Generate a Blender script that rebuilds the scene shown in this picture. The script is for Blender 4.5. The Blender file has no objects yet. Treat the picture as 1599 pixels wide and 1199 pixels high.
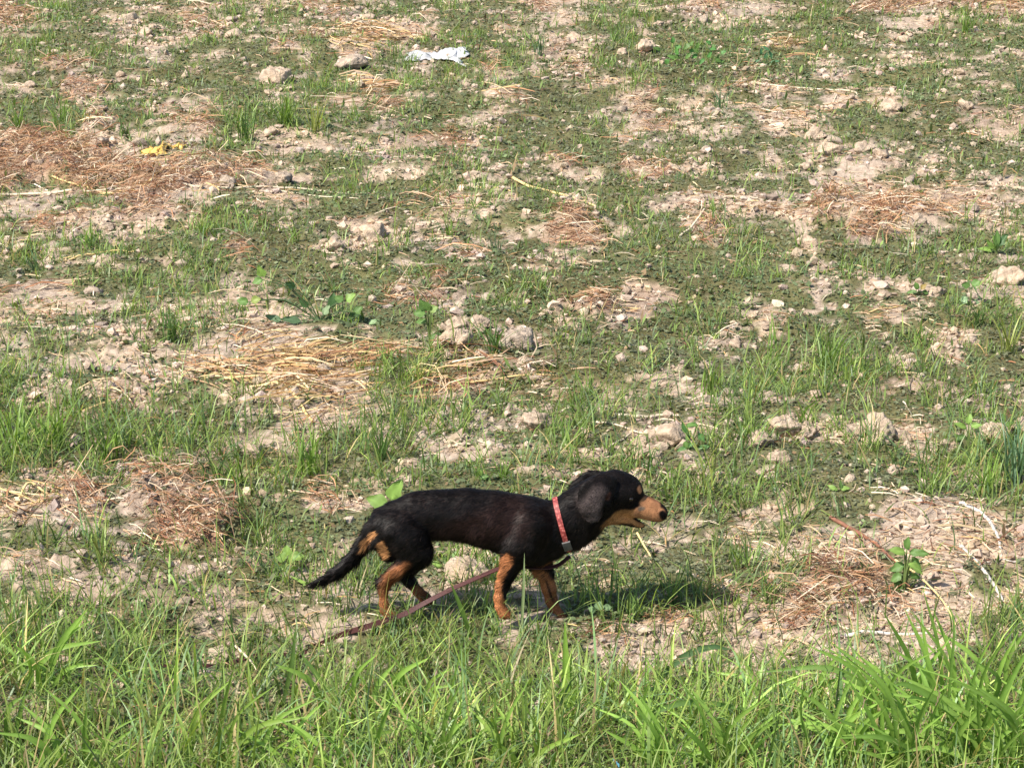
import bpy, math, random
import numpy as np
from mathutils import Vector, Matrix

random.seed(5)
rng = np.random.default_rng(11)
S = bpy.context.scene
COL = S.collection

# ------------------------------------------------------------------ camera, sky, sun
CAM_H, PITCH, HFOV = 2.3, math.radians(18.0), math.radians(26.0)
cam_d = bpy.data.cameras.new('camera')
cam = bpy.data.objects.new('camera', cam_d)
COL.objects.link(cam)
cam.location = (0, 0, CAM_H)
cam.rotation_euler = (math.pi / 2 - PITCH, 0, 0)
cam_d.sensor_width = 36
cam_d.lens = 18 / math.tan(HFOV / 2)
cam_d.clip_start, cam_d.clip_end = 0.1, 2000
S.camera = cam

SUN_DIR = Vector((-0.72, -0.54, 1.08)).normalized()
world = bpy.data.worlds.new('World')
S.world = world
world.use_nodes = True
wn = world.node_tree
bg = wn.nodes['Background']
sky = wn.nodes.new('ShaderNodeTexSky')
sky.sky_type = 'NISHITA'
sky.sun_disc = False
sky.sun_elevation = math.asin(SUN_DIR.z)
sky.sun_rotation = math.atan2(SUN_DIR.x, SUN_DIR.y)
wn.links.new(sky.outputs[0], bg.inputs[0])
bg.inputs[1].default_value = 0.12
sun_d = bpy.data.lights.new('sun', 'SUN')
sun_d.energy = 5.0
sun_d.angle = math.radians(0.6)
sun_d.color = (1.0, 0.93, 0.82)
sun = bpy.data.objects.new('sun', sun_d)
sun.rotation_euler = SUN_DIR.to_track_quat('Z', 'Y').to_euler()
COL.objects.link(sun)
S.view_settings.view_transform = 'Standard'
S.view_settings.look = 'None'
S.view_settings.exposure = 0.86
S.view_settings.gamma = 1
S.view_settings.use_curve_mapping = False

# ------------------------------------------------------------------ photograph <-> place
W, H = 1599.0, 1199.0
F = W / 2 / math.tan(HFOV / 2)
cp, sp_ = math.cos(PITCH), math.sin(PITCH)


def ray(px, py):
    a, b = (px - W / 2) / F, -(py - H / 2) / F
    return np.array([a, cp + b * sp_, -sp_ + b * cp])


def at(px, py, Y):
    r = ray(px, py)
    k = Y / r[1]
    return np.array([r[0] * k, Y, CAM_H + r[2] * k])


def gpos(px, py):
    r = ray(px, py)
    k = -CAM_H / r[2]
    return r[0] * k, r[1] * k


def proj(x, y, z=0.0):
    zc = y * cp - (z - CAM_H) * sp_
    yc = y * sp_ + (z - CAM_H) * cp
    return W / 2 + F * x / zc, H / 2 - F * yc / zc


def px_size(y):
    """metres per photograph pixel at ground distance y"""
    return (y * cp + CAM_H * sp_) / F


# ------------------------------------------------------------------ noise
def _h(ix, iy, seed):
    n = (ix.astype(np.int64) * 374761393 + iy.astype(np.int64) * 668265263 + seed * 974634777) & 0xFFFFFFFF
    n = ((n ^ (n >> 13)) * 1274126177) & 0xFFFFFFFF
    n = ((n ^ (n >> 16)) * 2246822519) & 0xFFFFFFFF
    return ((n ^ (n >> 15)) & 0xFFFFFF) / float(0x1000000)


def vnoise(x, y, seed=0):
    x0, y0 = np.floor(x), np.floor(y)
    fx, fy = x - x0, y - y0
    fx = fx * fx * fx * (fx * (fx * 6 - 15) + 10)
    fy = fy * fy * fy * (fy * (fy * 6 - 15) + 10)
    a, b = _h(x0, y0, seed), _h(x0 + 1, y0, seed)
    c, d = _h(x0, y0 + 1, seed), _h(x0 + 1, y0 + 1, seed)
    return (a + (b - a) * fx) * (1 - fy) + (c + (d - c) * fx) * fy


def fbm(x, y, oct=3, seed=0):
    s, a, t = 0, 1.0, 0
    for i in range(oct):
        s = s + a * vnoise(x * 2 ** i + 17.3 * i, y * 2 ** i - 9.1 * i, seed + i)
        t += a
        a *= 0.5
    return s / t * 2 - 1


def worley(x, y, seed=0):
    x0, y0 = np.floor(x), np.floor(y)
    best = np.full(x.shape, 9.0)
    cell = np.zeros(x.shape)
    for i in (-1, 0, 1):
        for j in (-1, 0, 1):
            cx, cy = x0 + i, y0 + j
            dx = cx + _h(cx, cy, seed) - x
            dy = cy + _h(cx, cy, seed + 7) - y
            d = np.sqrt(dx * dx + dy * dy)
            m = d < best
            best = np.where(m, d, best)
            cell = np.where(m, _h(cx, cy, seed + 13), cell)
    return best, cell


def sstep(a, b, x):
    t = np.clip((x - a) / (b - a), 0, 1)
    return t * t * (3 - 2 * t)


# ------------------------------------------------------------------ ground cover plan (one letter per patch of the field)
PLAN = """
rGGmmsxskkgxrsxggkssmrsskssrsssgGrrrrryr
rgxssssrkkssxrssrgxmsssgGgmgGgmgmmxsgggG
ggGmxsskgsxrgyyyggggGssgGsmGGsygxmssmmmm
ggggGggggxxsxsgGsggrgsrxggmmmmmmssmmsxss
sxrrmsmmmxsgGGygggggmmkbggmgrbmxmmsmgmmx
mmsssxsssmgGyyxrgmxyxmmxsrxsgsbxbxssmsss
GGGrGGrrgGgGGGgsxmsxmmmgbxsssxbsmxxmsxss
rrryssssgGsssssssrsgmmxgmmmmmmmsxssmmmms
rrrrsysssgssgmsssxggsrxmrrssxsssssxsmmmm
rrrrrrrrrrsssggmxggsmxsmxrxmmsmmsbbxsmsb
ssxgrrrsyxbsmmmxrygsxgmgggsbbbsbrbbbbbss
srrssssrgxsmmrrmkksssxbgggmbbbbrbbrrbbbg
gsgGGggGgmmggsskkggkmrrgggmrGmmgmrrbsggG
ggmggxggmrmmmkggsbbxmsbggmgmggxsmgggmxgx
yymxsgkggsgmmmmggmmmmgxmmxmgmgmsskggmxss
sssssggkkssxgmmrrxgggxrbbbgmmgmmsxsssgsG
ssbsssskksgGGGxxgsgggsgbbxmmgsbxmmbbmgGG
sssssskGkssssmsxksggsgmmmmmxssgggmxgbbxg
sskssssbsyyyyyyykrsgxmgmgxmgmmggGGxsgsmm
kskgssbkyyyyyyyggyyyyrggxgsxmgggggssxmmm
gkskybgGkkyyyyggyrrkkbgkGgssgskgGggmgkks
GGGGGkkgxsbybbkkkkggkkgkgmxsggssGsgxkgms
GGGGGGkkkskkgkkgkkssskgxsssgGxsssssbsgsg
GGGGGGkkkskgggGGkbkkgkgmsmsGGsxmmgGgbgGG
GGkgkbkkggkGgkGkggkGkgkkgggGgsxgmmmmggGG
gkkkkrrrkgxgrkkkggggskkkkmgkGkxgmmmmGggG
ybrrkrrrbxmkrbkmmmmmskkkxksksbskmxxbbbbg
xgrrkbrrrrxmmmmmmmmmkkkskkssbssbssbbbbbb
sgkkGmbrrmGgmmsxmsssmmgkmmmmkssbrrxbbbbr
bbkkgskkgssgssmxgksgkmmgbmmmsgrgrrgxbbxb
bbkgGgmksskgsskmmxmkkxxmggkgrrgrrrrbbbmb
GgkgGGgksskskskkskssssmgkkrsksbrsbbbbbbb
GgkgGGFgkgGGkkkkkkgssssrrsssgsssssssbsgG
GGGgGGgkkkGGGGGGGggskGsssskskkkgsgsssksG
GGGGGGGGGGGGGGGGGGGGGGgkkkkgkkgGksgggkGG
FFGFFFFFFFFFFFFFFFFFGGGGgGggGGGkkkgGgGGG
FFFFFFFFFFFFFFFFFFFFFFFFFFFFFFGGGGGGFFFF
FFFFFFFFFFFFFFFFFFFFFFFFFFFFFFFFFFFFFFFF
FFFFFFFFFFFFFFFFFFFFFFFFFFFFFFFFFFFFFFFF
FFFFFFFFFFFFFFFFFFFFFFFFFFFFFFFFFFFFFFFF
""".split()
assert len(PLAN) == 40 and all(len(r) == 40 for r in PLAN), [len(r) for r in PLAN]
KEYS = ('soil', 'mat', 'short', 'tall', 'red', 'yel', 'pale')
CLS = dict(
    s=(1.0, .21, .32, 0, .03, .03, .30), m=(.08, .92, .10, 0, .02, .03, .12), x=(.45, .72, .22, 0, .10, .05, .15),
    g=(.25, .63, .85, 0, .02, .03, .13), G=(.15, .6, 1.6, 0, .01, .02, .04), k=(.75, .44, .80, 0, .03, .06, .28),
    r=(.55, .06, .07, 0, 1.0, .12, .12), y=(.55, .06, .10, 0, .2, 1.0, .15), b=(.75, .05, .08, 0, .16, .16, 1.0),
    F=(.25, .45, .75, 1.0, .01, .06, .30))
PL = {k: np.array([[CLS[c][i] for c in r] for r in PLAN]) for i, k in enumerate(KEYS)}


def cover(x, y):
    """how much of each kind of cover grows or lies at field point (x, y)"""
    u, v = proj(x, np.maximum(y, 2.5))
    wx, wy = fbm(x * 3.1, y * 2.2, 2, 71), fbm(x * 3.3 + 40, y * 2.1, 2, 77)
    c = u / 40 - .5 + wx * 1.1 + .7 * fbm(x * 11, y * 9, 2, 79)
    r = v / 30 - .5 + wy * 0.9 + .5 * fbm(x * 11 + 7, y * 9, 2, 83)
    c = np.abs(c)
    c = np.where(c > 39, 78 - c, c)
    c = np.clip(c, 0, 38.999)
    r = np.where(r < 0, -r * 1.0, r)
    r = np.clip(r, 0, 38.999)
    c0, r0 = np.floor(c).astype(int), np.floor(r).astype(int)
    fc, fr = sstep(0.15, .85, c - c0), sstep(0.15, .85, r - r0)
    out = {}
    for k, A in PL.items():
        out[k] = (A[r0, c0] * (1 - fc) + A[r0, c0 + 1] * fc) * (1 - fr) + (A[r0 + 1, c0] * (1 - fc) + A[r0 + 1, c0 + 1] * fc) * fr
    n = fbm(x * 2.7, y * 5.2, 3, 5)
    n2 = fbm(x * 9, y * 14, 3, 15)
    out['mat'] = sstep(.14, .54, out['mat'] + .42 * n + .56 * n2 + .42 * fbm(x * 38, y * 42, 2, 19))
    out['soil'] = np.clip(1 - out['mat'], 0, 1)
    for k in ('red', 'yel', 'pale'):
        out[k] = np.clip(out[k] * (1.0 + 1.1 * fbm(x * 7, y * 5, 3, 33)) - .06, 0, 1.3)
    hp = 0
    for a, b, sx, sy in HEAPS:
        hp = np.maximum(hp, np.exp(-((u - a) / sx) ** 2 - ((v - b) / sy) ** 2))
    out['red'] = out['red'] * (.36 + .85 * hp)
    hy = 0
    for a, b, sx, sy in HEAPS_Y:
        hy = np.maximum(hy, np.exp(-((u - a) / sx) ** 2 - ((v - b) / sy) ** 2))
    out['yel'] = out['yel'] * (.30 + .75 * hy)
    hp = 0
    for a, b, sx, sy in HEAPS[:4]:
        hp = np.maximum(hp, np.exp(-((u - a) / sx) ** 2 - ((v - b) / sy) ** 2))
    out['heap'] = hp
    return out


HEAPS_Y = [(440, 590, 200, 45), (770, 605, 130, 32), (600, 65, 90, 14), (50, 402, 60, 14), (1230, 85, 50, 12), (90, 795, 90, 30)]
HEAPS = [(80, 258, 140, 36), (290, 288, 150, 22), (250, 800, 120, 60), (330, 850, 110, 45), (1330, 345, 220, 40), (1470, 4, 190, 24), (1330, 905, 140, 45), (0, 20, 40, 40), (970, 470, 90, 35), (870, 365, 60, 25)]
DOG_Y = gpos(800, 966)[1]


def height(x, y, cv=None):
    if cv is None:
        cv = cover(x, y)
    h = .026 * fbm(x * .75, y * 3.0, 2, 4) + .045 * fbm(x * .55, y * .55, 2, 1) + .022 * fbm(x * 1.9, y * 1.9, 2, 2) + .012 * fbm(x * 6, y * 6, 2, 3)
    wob = .35 * fbm(x * 20, y * 20, 2, 9)
    d1, c1 = worley(x * 11 + wob, y * 11 + wob, 21)
    d2, c2 = worley(x * 34 + wob, y * 34 - wob, 25)
    lump = np.clip(1 - d1 * 1.25, 0, 1) ** .7 * (.25 + c1) * .024 + np.clip(1 - d2 * 1.2, 0, 1) ** .8 * (.2 + c2) * .013
    rough = sstep(-.35, .5, fbm(x * 1.6, y * 1.6, 2, 61))
    lump = lump * (.35 + .9 * rough)
    matb = .016 * (vnoise(x * 13, y * 13, 41) - .3) + .010 * vnoise(x * 40, y * 40, 43) + .008
    h = h + cv['soil'] * lump + cv['mat'] * matb + .045 * cv['red'] * (vnoise(x * 5, y * 5, 50)) * (.4 + .6 * vnoise(x * 2, y * 2, 52)) + .05 * cv['heap'] * cv['red'] * vnoise(x * 9, y * 7, 54) + .02 * cv['yel'] * vnoise(x * 8, y * 8, 51)
    near = np.exp(-(((x - .03) / .36) ** 2 + ((y - DOG_Y) / .22) ** 2) ** 2)
    return h * (1 - .85 * near) - .004 * near


def hz(x, y):
    return float(height(np.array([x]), np.array([y]))[0])


# ------------------------------------------------------------------ materials
def mat_new(name):
    m = bpy.data.materials.new(name)
    m.use_nodes = True
    nt = m.node_tree
    for n in list(nt.nodes):
        nt.nodes.remove(n)
    return m, nt, nt.nodes.new('ShaderNodeOutputMaterial')


def N(nt, kind, **kw):
    n = nt.nodes.new('ShaderNode' + kind)
    for k, v in kw.items():
        setattr(n, k, v)
    return n


def noise(nt, scale, detail=3, rough=.55):
    tc = N(nt, 'TexCoord')
    n = N(nt, 'TexNoise')
    n.inputs['Scale'].default_value = scale
    n.inputs['Detail'].default_value = detail
    n.inputs['Roughness'].default_value = rough
    nt.links.new(tc.outputs['Object'], n.inputs['Vector'])
    return n


def ramp(nt, fac, stops):
    r = N(nt, 'ValToRGB')
    e = r.color_ramp.elements
    while len(e) < len(stops):
        e.new(.5)
    for i, (p, c) in enumerate(stops):
        e[i].position = p
        e[i].color = (*c, 1)
    nt.links.new(fac, r.inputs[0])
    return r


def leaf_material(name, transl=.35, rough=.55, spec=.25, vary=.25):
    m, nt, out = mat_new(name)
    at_ = N(nt, 'Attribute', attribute_name='Col')
    nz = noise(nt, 60, 2)
    mr = N(nt, 'MapRange')
    mr.inputs[3].default_value, mr.inputs[4].default_value = 1 - vary, 1 + vary
    nt.links.new(nz.outputs[0], mr.inputs[0])
    mx = N(nt, 'VectorMath', operation='SCALE')
    nt.links.new(at_.outputs['Color'], mx.inputs[0])
    nt.links.new(mr.outputs[0], mx.inputs['Scale'])
    p = N(nt, 'BsdfPrincipled')
    p.inputs['Roughness'].default_value = rough
    p.inputs['Specular IOR Level'].default_value = spec
    nt.links.new(mx.outputs[0], p.inputs['Base Color'])
    if transl:
        t = N(nt, 'BsdfTranslucent')
        ty = N(nt, 'VectorMath', operation='MULTIPLY')
        ty.inputs[1].default_value = (1.25, 1.3, .55)
        nt.links.new(mx.outputs[0], ty.inputs[0])
        nt.links.new(ty.outputs[0], t.inputs[0])
        s = N(nt, 'MixShader')
        s.inputs[0].default_value = transl
        nt.links.new(p.outputs[0], s.inputs[1])
        nt.links.new(t.outputs[0], s.inputs[2])
        nt.links.new(s.outputs[0], out.inputs[0])
    else:
        nt.links.new(p.outputs[0], out.inputs[0])
    return m


M_GRASS = leaf_material('grass_blade', .38, .42, .35)
M_MAT = leaf_material('creeping_leaf', .2, .6, .2)
M_STRAW = leaf_material('dry_straw', .12, .6, .25)
M_LEAF = leaf_material('weed_leaf', .35, .5, .3, .12)


def soil_material(name, attr, tint=(1, 1, 1), sc=(2.2, 38, 210), bump=.008):
    m, nt, out = mat_new(name)
    n1, n2, n3 = noise(nt, sc[0], 4), noise(nt, sc[1], 4, .65), noise(nt, sc[2], 3, .7)
    t = tint
    r1 = ramp(nt, n2.outputs[0], [(.30, (.25 * t[0], .195 * t[1], .145 * t[2])), (.52, (.40 * t[0], .322 * t[1], .245 * t[2])),
                                  (.75, (.57 * t[0], .475 * t[1], .375 * t[2]))])
    r2 = ramp(nt, n1.outputs[0], [(.35, (.86, .86, .90)), (.65, (1.1, 1.03, .98))])
    mul = N(nt, 'VectorMath', operation='MULTIPLY')
    nt.links.new(r1.outputs[0], mul.inputs[0])
    nt.links.new(r2.outputs[0], mul.inputs[1])
    colour = mul.outputs[0]
    if attr:
        a = N(nt, 'Attribute', attribute_name='Col')
        mul2 = N(nt, 'VectorMath', operation='MULTIPLY')
        nt.links.new(colour, mul2.inputs[0])
        nt.links.new(a.outputs['Color'], mul2.inputs[1])
        colour = mul2.outputs[0]
    p = N(nt, 'BsdfPrincipled')
    p.inputs['Roughness'].default_value = .95
    p.inputs['Specular IOR Level'].default_value = .08
    nt.links.new(colour, p.inputs['Base Color'])
    ad = N(nt, 'Math', operation='ADD')
    nt.links.new(n2.outputs[0], ad.inputs[0])
    nt.links.new(n3.outputs[0], ad.inputs[1])
    b = N(nt, 'Bump')
    b.inputs['Strength'].default_value = .7
    b.inputs['Distance'].default_value = bump
    nt.links.new(ad.outputs[0], b.inputs['Height'])
    nt.links.new(b.outputs[0], p.inputs['Normal'])
    nt.links.new(p.outputs[0], out.inputs[0])
    return m


M_SOIL = soil_material('dry_field_soil', True)
M_CRUMB = soil_material('soil_crumb', True)
M_CLOD = soil_material('dry_clay', False, (1.08, 1.06, 1.02), (.8, 2.2, 8), .012)
M_GREY = soil_material('grey_clay', False, (.92, .94, .95), (.8, 2.2, 8), .012)
M_PALE = soil_material('pale_stone', False, (1.14, 1.13, 1.08), (.8, 2.2, 8), .012)


def plain(name, col, rough=.6, spec=.3, bump=0, vary=.2, scale=40):
    m, nt, out = mat_new(name)
    n = noise(nt, scale, 4)
    r = ramp(nt, n.outputs[0], [(.3, tuple(c * (1 - vary) for c in col)), (.7, tuple(min(1, c * (1 + vary)) for c in col))])
    p = N(nt, 'BsdfPrincipled')
    p.inputs['Roughness'].default_value = rough
    p.inputs['Specular IOR Level'].default_value = spec
    nt.links.new(r.outputs[0], p.inputs['Base Color'])
    if bump:
        b = N(nt, 'Bump')
        b.inputs['Strength'].default_value = bump
        b.inputs['Distance'].default_value = .004
        nt.links.new(n.outputs[0], b.inputs['Height'])
        nt.links.new(b.outputs[0], p.inputs['Normal'])
    nt.links.new(p.outputs[0], out.inputs[0])
    return m


# ------------------------------------------------------------------ mesh helpers
def mesh_np(name, V, Q, cols=None, smooth=True, material=None, parent=None, tri=False):
    me = bpy.data.meshes.new(name)
    n, k = len(Q), (3 if tri else 4)
    me.vertices.add(len(V))
    me.vertices.foreach_set('co', np.ascontiguousarray(V, dtype=np.float32).ravel())
    me.loops.add(n * k)
    me.loops.foreach_set('vertex_index', np.ascontiguousarray(Q, dtype=np.int32).ravel())
    me.polygons.add(n)
    me.polygons.foreach_set('loop_start', np.arange(0, n * k, k, dtype=np.int32))
    me.update(calc_edges=True)
    me.polygons.foreach_set('use_smooth', np.full(n, bool(smooth)))
    if cols is not None:
        ca = me.color_attributes.new('Col', 'FLOAT_COLOR', 'POINT')
        c4 = np.ones((len(V), 4), dtype=np.float32)
        c4[:, :3] = cols
        ca.data.foreach_set('color', c4.ravel())
    if material:
        me.materials.append(material)
    ob = bpy.data.objects.new(name, me)
    COL.objects.link(ob)
    if parent:
        ob.parent = parent
    return ob


def tag(o, label=None, cat=None, group=None, kind=None):
    for k, v in (('label', label), ('category', cat), ('group', group), ('kind', kind)):
        if v:
            o[k] = v
    return o


def empty(name, loc, label, cat, group=None):
    o = bpy.data.objects.new(name, None)
    o.empty_display_size = .02
    o.location = loc
    COL.objects.link(o)
    return tag(o, label, cat, group)


def ribbon_arrays(P, side, width, cols, prof):
    """P (n,s,3) spines, side (n,3) or (n,s,3), width (n,), cols (n,s,3): flat tapering strips"""
    n, s, _ = P.shape
    if side.ndim == 2:
        side = np.repeat(side[:, None, :], s, 1)
    off = side * (width[:, None] * np.asarray(prof)[None, :])[..., None] * .5
    V = np.stack([P - off, P + off], 2).reshape(-1, 3)
    C = np.repeat(cols[:, :, None, :], 2, 2).reshape(-1, 3)
    b = (np.arange(n) * s * 2)[:, None] + (np.arange(s - 1) * 2)[None, :]
    Q = np.stack([b, b + 1, b + 3, b + 2], -1).reshape(-1, 4)
    return V, Q, C


def join(parts):
    V, Q, C, o = [], [], [], 0
    for v, q, c in parts:
        V.append(v)
        Q.append(q + o)
        C.append(c)
        o += len(v)
    return np.concatenate(V), np.concatenate(Q), np.concatenate(C)


def blades(base, az, length, lean, curl, width, col_base, col_tip, s=4, twist=None):
    """grass blades: start near-vertical at lean, bend over by curl (radians) towards az"""
    n = len(base)
    P = np.zeros((n, s, 3))
    P[:, 0] = base
    ds = length / (s - 1)
    for i in range(1, s):
        a = np.clip(lean + curl * ((i - .5) / (s - 1)) ** 1.3, 0, 2.6)
        P[:, i, 0] = P[:, i - 1, 0] + ds * np.sin(a) * np.cos(az)
        P[:, i, 1] = P[:, i - 1, 1] + ds * np.sin(a) * np.sin(az)
        P[:, i, 2] = P[:, i - 1, 2] + ds * np.cos(a)
    tw = az + math.pi / 2 if twist is None else az + math.pi / 2 + twist
    side = np.stack([np.cos(tw), np.sin(tw), np.zeros(n)], -1)
    t = np.linspace(0, 1, s)
    prof = np.where(t < .35, .75 + .7 * t, 1 - (np.clip(t - .35, 0, 1) / .65) ** 1.6 * .93)
    C = col_base[:, None, :] * (1 - t)[None, :, None] + col_tip[:, None, :] * t[None, :, None]
    return ribbon_arrays(P, side, width, C, prof)


def fan(n, power, d0=3.7, d1=20.0):
    d = np.linspace(d0, d1, 2000)
    half = d * .24 + .75
    pdf = half * d ** (-power)
    cdf = np.cumsum(pdf)
    cdf /= cdf[-1]
    y = np.interp(rng.random(n), cdf, d)
    x = (rng.random(n) * 2 - 1) * (y * .24 + .75)
    return x, y


# ------------------------------------------------------------------ ground sheet
def build_ground():
    d, ys = 3.6, []
    while d < 21:
        ys.append(d)
        d += max(.0090, d * d * .00045)
    ys = np.array([-400, -120, -40, -12, -3, 1, 2.4, 3.1] + ys + [21.6, 22.5, 24, 27, 32, 40, 60, 110, 240, 600])
    t = np.linspace(-1, 1, 600)
    ext = np.array([1.03, 1.1, 1.25, 1.6, 2.4, 4, 9, 30, 110, 400])
    t = np.concatenate([-ext[::-1], t, ext])
    half = np.clip(ys, 3.6, 21) * .24 + .75
    X = half[:, None] * t[None, :]
    Y = np.repeat(ys[:, None], len(t), 1)
    x, y = X.ravel(), Y.ravel()
    cv = cover(x, y)
    far = sstep(21, 60, np.abs(y)) + sstep(8, 20, np.abs(x))
    z = height(x, y, cv) * (1 - np.clip(far, 0, 1))
    nr, nc = X.shape
    i = (np.arange(nr - 1)[:, None] * nc + np.arange(nc - 1)[None, :]).ravel()
    Q = np.stack([i, i + 1, i + nc + 1, i + nc], -1)
    m = cv['mat'][:, None]
    g = np.clip(cv['tall'] + .0, 0, 1)[:, None]
    r = np.clip(cv['red'], 0, 1)[:, None]
    c = np.ones((len(x), 3))
    c = c * (1 - m) + np.array([.31, .385, .235]) * m
    c = c * (1 - g * .6) + np.array([.30, .36, .22]) * g * .6
    c = c * (1 - r * .7) + np.array([.66, .48, .38]) * r * .6
    damp = sstep(.15, .55, fbm(x * 2.1, y * 1.7, 3, 91))[:, None]
    c = c * (1 - damp * .22 * np.array([.8, 1, 1.1]))
    ob = mesh_np('ground', np.stack([x, y, z], -1), Q, c, True, M_SOIL)
    tag(ob, 'dry pinkish tan field soil showing between creeping weeds and straw', kind='structure')


build_ground()


# ------------------------------------------------------------------ soil crumbs (uncountable)
def ico(sub):
    import bmesh
    bm = bmesh.new()
    bmesh.ops.create_icosphere(bm, subdivisions=sub, radius=1)
    V = np.array([v.co[:] for v in bm.verts])
    T = np.array([[v.index for v in f.verts] for f in bm.faces])
    bm.free()
    return V, T


def build_crumbs():
    x, y = fan(185000, 1.2)
    cv = cover(x, y)
    clump = sstep(-.3, .45, fbm(x * 2.3, y * 2.3, 3, 61))
    keep = rng.random(len(x)) < np.clip((.08 + cv['soil'] ** 1.3) * (.12 + .75 * clump) * (1 - .85 * cv['tall']), 0, 1)
    x, y = x[keep], y[keep]
    cv = {k: v[keep] for k, v in cv.items()}
    n = len(x)
    size = np.exp(rng.normal(math.log(.0050), .55, n)) * (y / 5.2) ** .45
    size = np.clip(size, .003, .022)
    z = height(x, y, cv)
    far = ((y > 8.2) & (size < .0085)) | (size < .0042)
    obs = [crumb_mesh(x[m], y[m], z[m], size[m], b) for m, b in ((~far, 'ico'), (far, 'octa'))]
    V, T, c = join(obs)
    ob = mesh_np('soil_crumbs', V, T, c, False, M_CRUMB, tri=True)
    tag(ob, 'small crumbs of dry tan soil strewn over the bare patches', kind='stuff')
    return len(T)


def crumb_mesh(x, y, z, size, kind):
    n = len(x)
    if kind == 'ico':
        V0, T0 = ico(1)
    else:
        V0 = np.array([[1, 0, 0], [-1, 0, 0], [0, 1, 0], [0, -1, 0], [0, 0, 1], [0, 0, -1.]])
        T0 = np.array([[0, 2, 4], [2, 1, 4], [1, 3, 4], [3, 0, 4], [2, 0, 5], [1, 2, 5], [3, 1, 5], [0, 3, 5]])
    jit = 1 + (.30 if kind == 'ico' else .2) * rng.standard_normal((n, len(V0)))
    ang = rng.random(n) * 6.283
    ca, sa = np.cos(ang), np.sin(ang)
    base = V0[None] * jit[..., None] * (size[:, None, None]) * np.stack([1 + .3 * rng.random(n), np.ones(n), .7 + .3 * rng.random(n)], -1)[:, None, :]
    X = base[..., 0] * ca[:, None] - base[..., 1] * sa[:, None] + x[:, None]
    Y = base[..., 0] * sa[:, None] + base[..., 1] * ca[:, None] + y[:, None]
    Z = base[..., 2] + (z + size * .25)[:, None]
    V = np.stack([X, Y, Z], -1).reshape(-1, 3)
    T = (T0[None] + (np.arange(n) * len(V0))[:, None, None]).reshape(-1, 3)
    shade = np.clip(rng.normal(1.08, .18, n), .65, 1.5)
    c = np.repeat((shade[:, None] * np.stack([np.ones(n), 1 + rng.normal(0, .02, n), 1 + rng.normal(0, .05, n)], -1))[:, None], len(V0), 1).reshape(-1, 3)
    return V, T, c


NCR = build_crumbs()


# ------------------------------------------------------------------ creeping mat of tiny leaves (uncountable)
def build_mat():
    x, y = fan(530000, 1.2)
    cv = cover(x, y)
    dens = cv['mat'] * (.45 + .75 * vnoise(x * 17, y * 14, 141)) * (1 - .5 * np.clip(cv['tall'], 0, 1))
    stray = .035 * (cv['soil']) * sstep(.0, .6, fbm(x * 8, y * 8, 2, 149))
    keep = rng.random(len(x)) < np.clip(dens * .85 + stray, 0, 1)
    x, y = x[keep], y[keep]
    m = cv['mat'][keep]
    z = height(x, y)
    n = len(x)
    k = 2
    X, Y, Z = np.repeat(x, k), np.repeat(y, k), np.repeat(z, k)
    nn = n * k
    X = X + rng.normal(0, .006, nn)
    Y = Y + rng.normal(0, .006, nn)
    up = rng.random(nn) ** 1.5 * .015 * (.4 + .6 * vnoise(X * 25, Y * 25, 151)) + .001
    Z = Z + up
    L = np.clip(np.exp(rng.normal(math.log(.0062), .5, nn)), .0025, .020) * (Y / 5.2) ** .5
    az = rng.random(nn) * 6.283
    el = rng.normal(.22, .38, nn)
    slim = rng.random(nn) < .06
    el = np.where(slim, rng.normal(1.05, .3, nn), el)
    L = np.where(slim, L * 2.4, L)
    Z = Z + np.where(slim, L * .4, 0)
    dx = np.stack([np.cos(az) * np.cos(el), np.sin(az) * np.cos(el), np.sin(el)], -1)
    sd = np.stack([-np.sin(az), np.cos(az), rng.normal(0, .35, nn)], -1)
    c0 = np.stack([X, Y, Z], -1)
    w = L * (.34 + .3 * rng.random(nn)) * np.where(slim, .2, 1)
    A = c0 - dx * L[:, None] * .5
    B = c0 + sd * w[:, None]
    Cc = c0 + dx * L[:, None] * .5
    D = c0 - sd * w[:, None]
    V = np.stack([A, B, Cc, D], 1).reshape(-1, 3)
    Q = np.arange(nn * 4).reshape(-1, 4)
    patch = fbm(X * 1.3, Y * 1.1, 3, 161)
    patch2 = fbm(X * 5, Y * 4, 2, 167)
    g0, g1, g2 = np.array([.122, .156, .076]), np.array([.146, .154, .088]), np.array([.150, .208, .086])
    t = sstep(-.35, .45, patch)[:, None]
    col = g0 * (1 - t) + g1 * t
    t2 = (sstep(.1, .7, patch2) * .7)[:, None]
    col = col * (1 - t2) + g2 * t2
    col = np.where(slim[:, None], np.array([.150, .215, .060]), col)
    dead = (rng.random(nn) < .07)[:, None]
    col = np.where(dead, np.array([.21, .14, .075]), col)
    col = .90 * col * np.clip(rng.normal(1, .25, nn), .5, 1.8)[:, None]
    C = np.repeat(col, 4, 0)
    ob = mesh_np('creeping_weeds', V, Q, C, False, M_MAT)
    tag(ob, 'low olive green creeping weeds matting over the field soil', kind='stuff')
    return nn


NMT = build_mat()


# ------------------------------------------------------------------ grass (uncountable)
def grass_cols(n, dry=.1, bright=1.0):
    a, b, c = np.array([.135, .210, .056]), np.array([.190, .262, .070]), np.array([.108, .180, .080])
    r = rng.random(n)[:, None]
    base = np.where(r < .4, a, np.where(r < .78, b, c)) * np.clip(rng.normal(1, .2, n), .55, 1.6)[:, None] * bright
    tip = base * np.array([1.25, 1.18, 1.0])
    d = (rng.random(n) < dry)[:, None]
    base = np.where(d, np.array([.34, .27, .12]) * rng.uniform(.7, 1.2, (n, 1)), base)
    tip = np.where(d, np.array([.42, .33, .16]), tip)
    return base, tip


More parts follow.
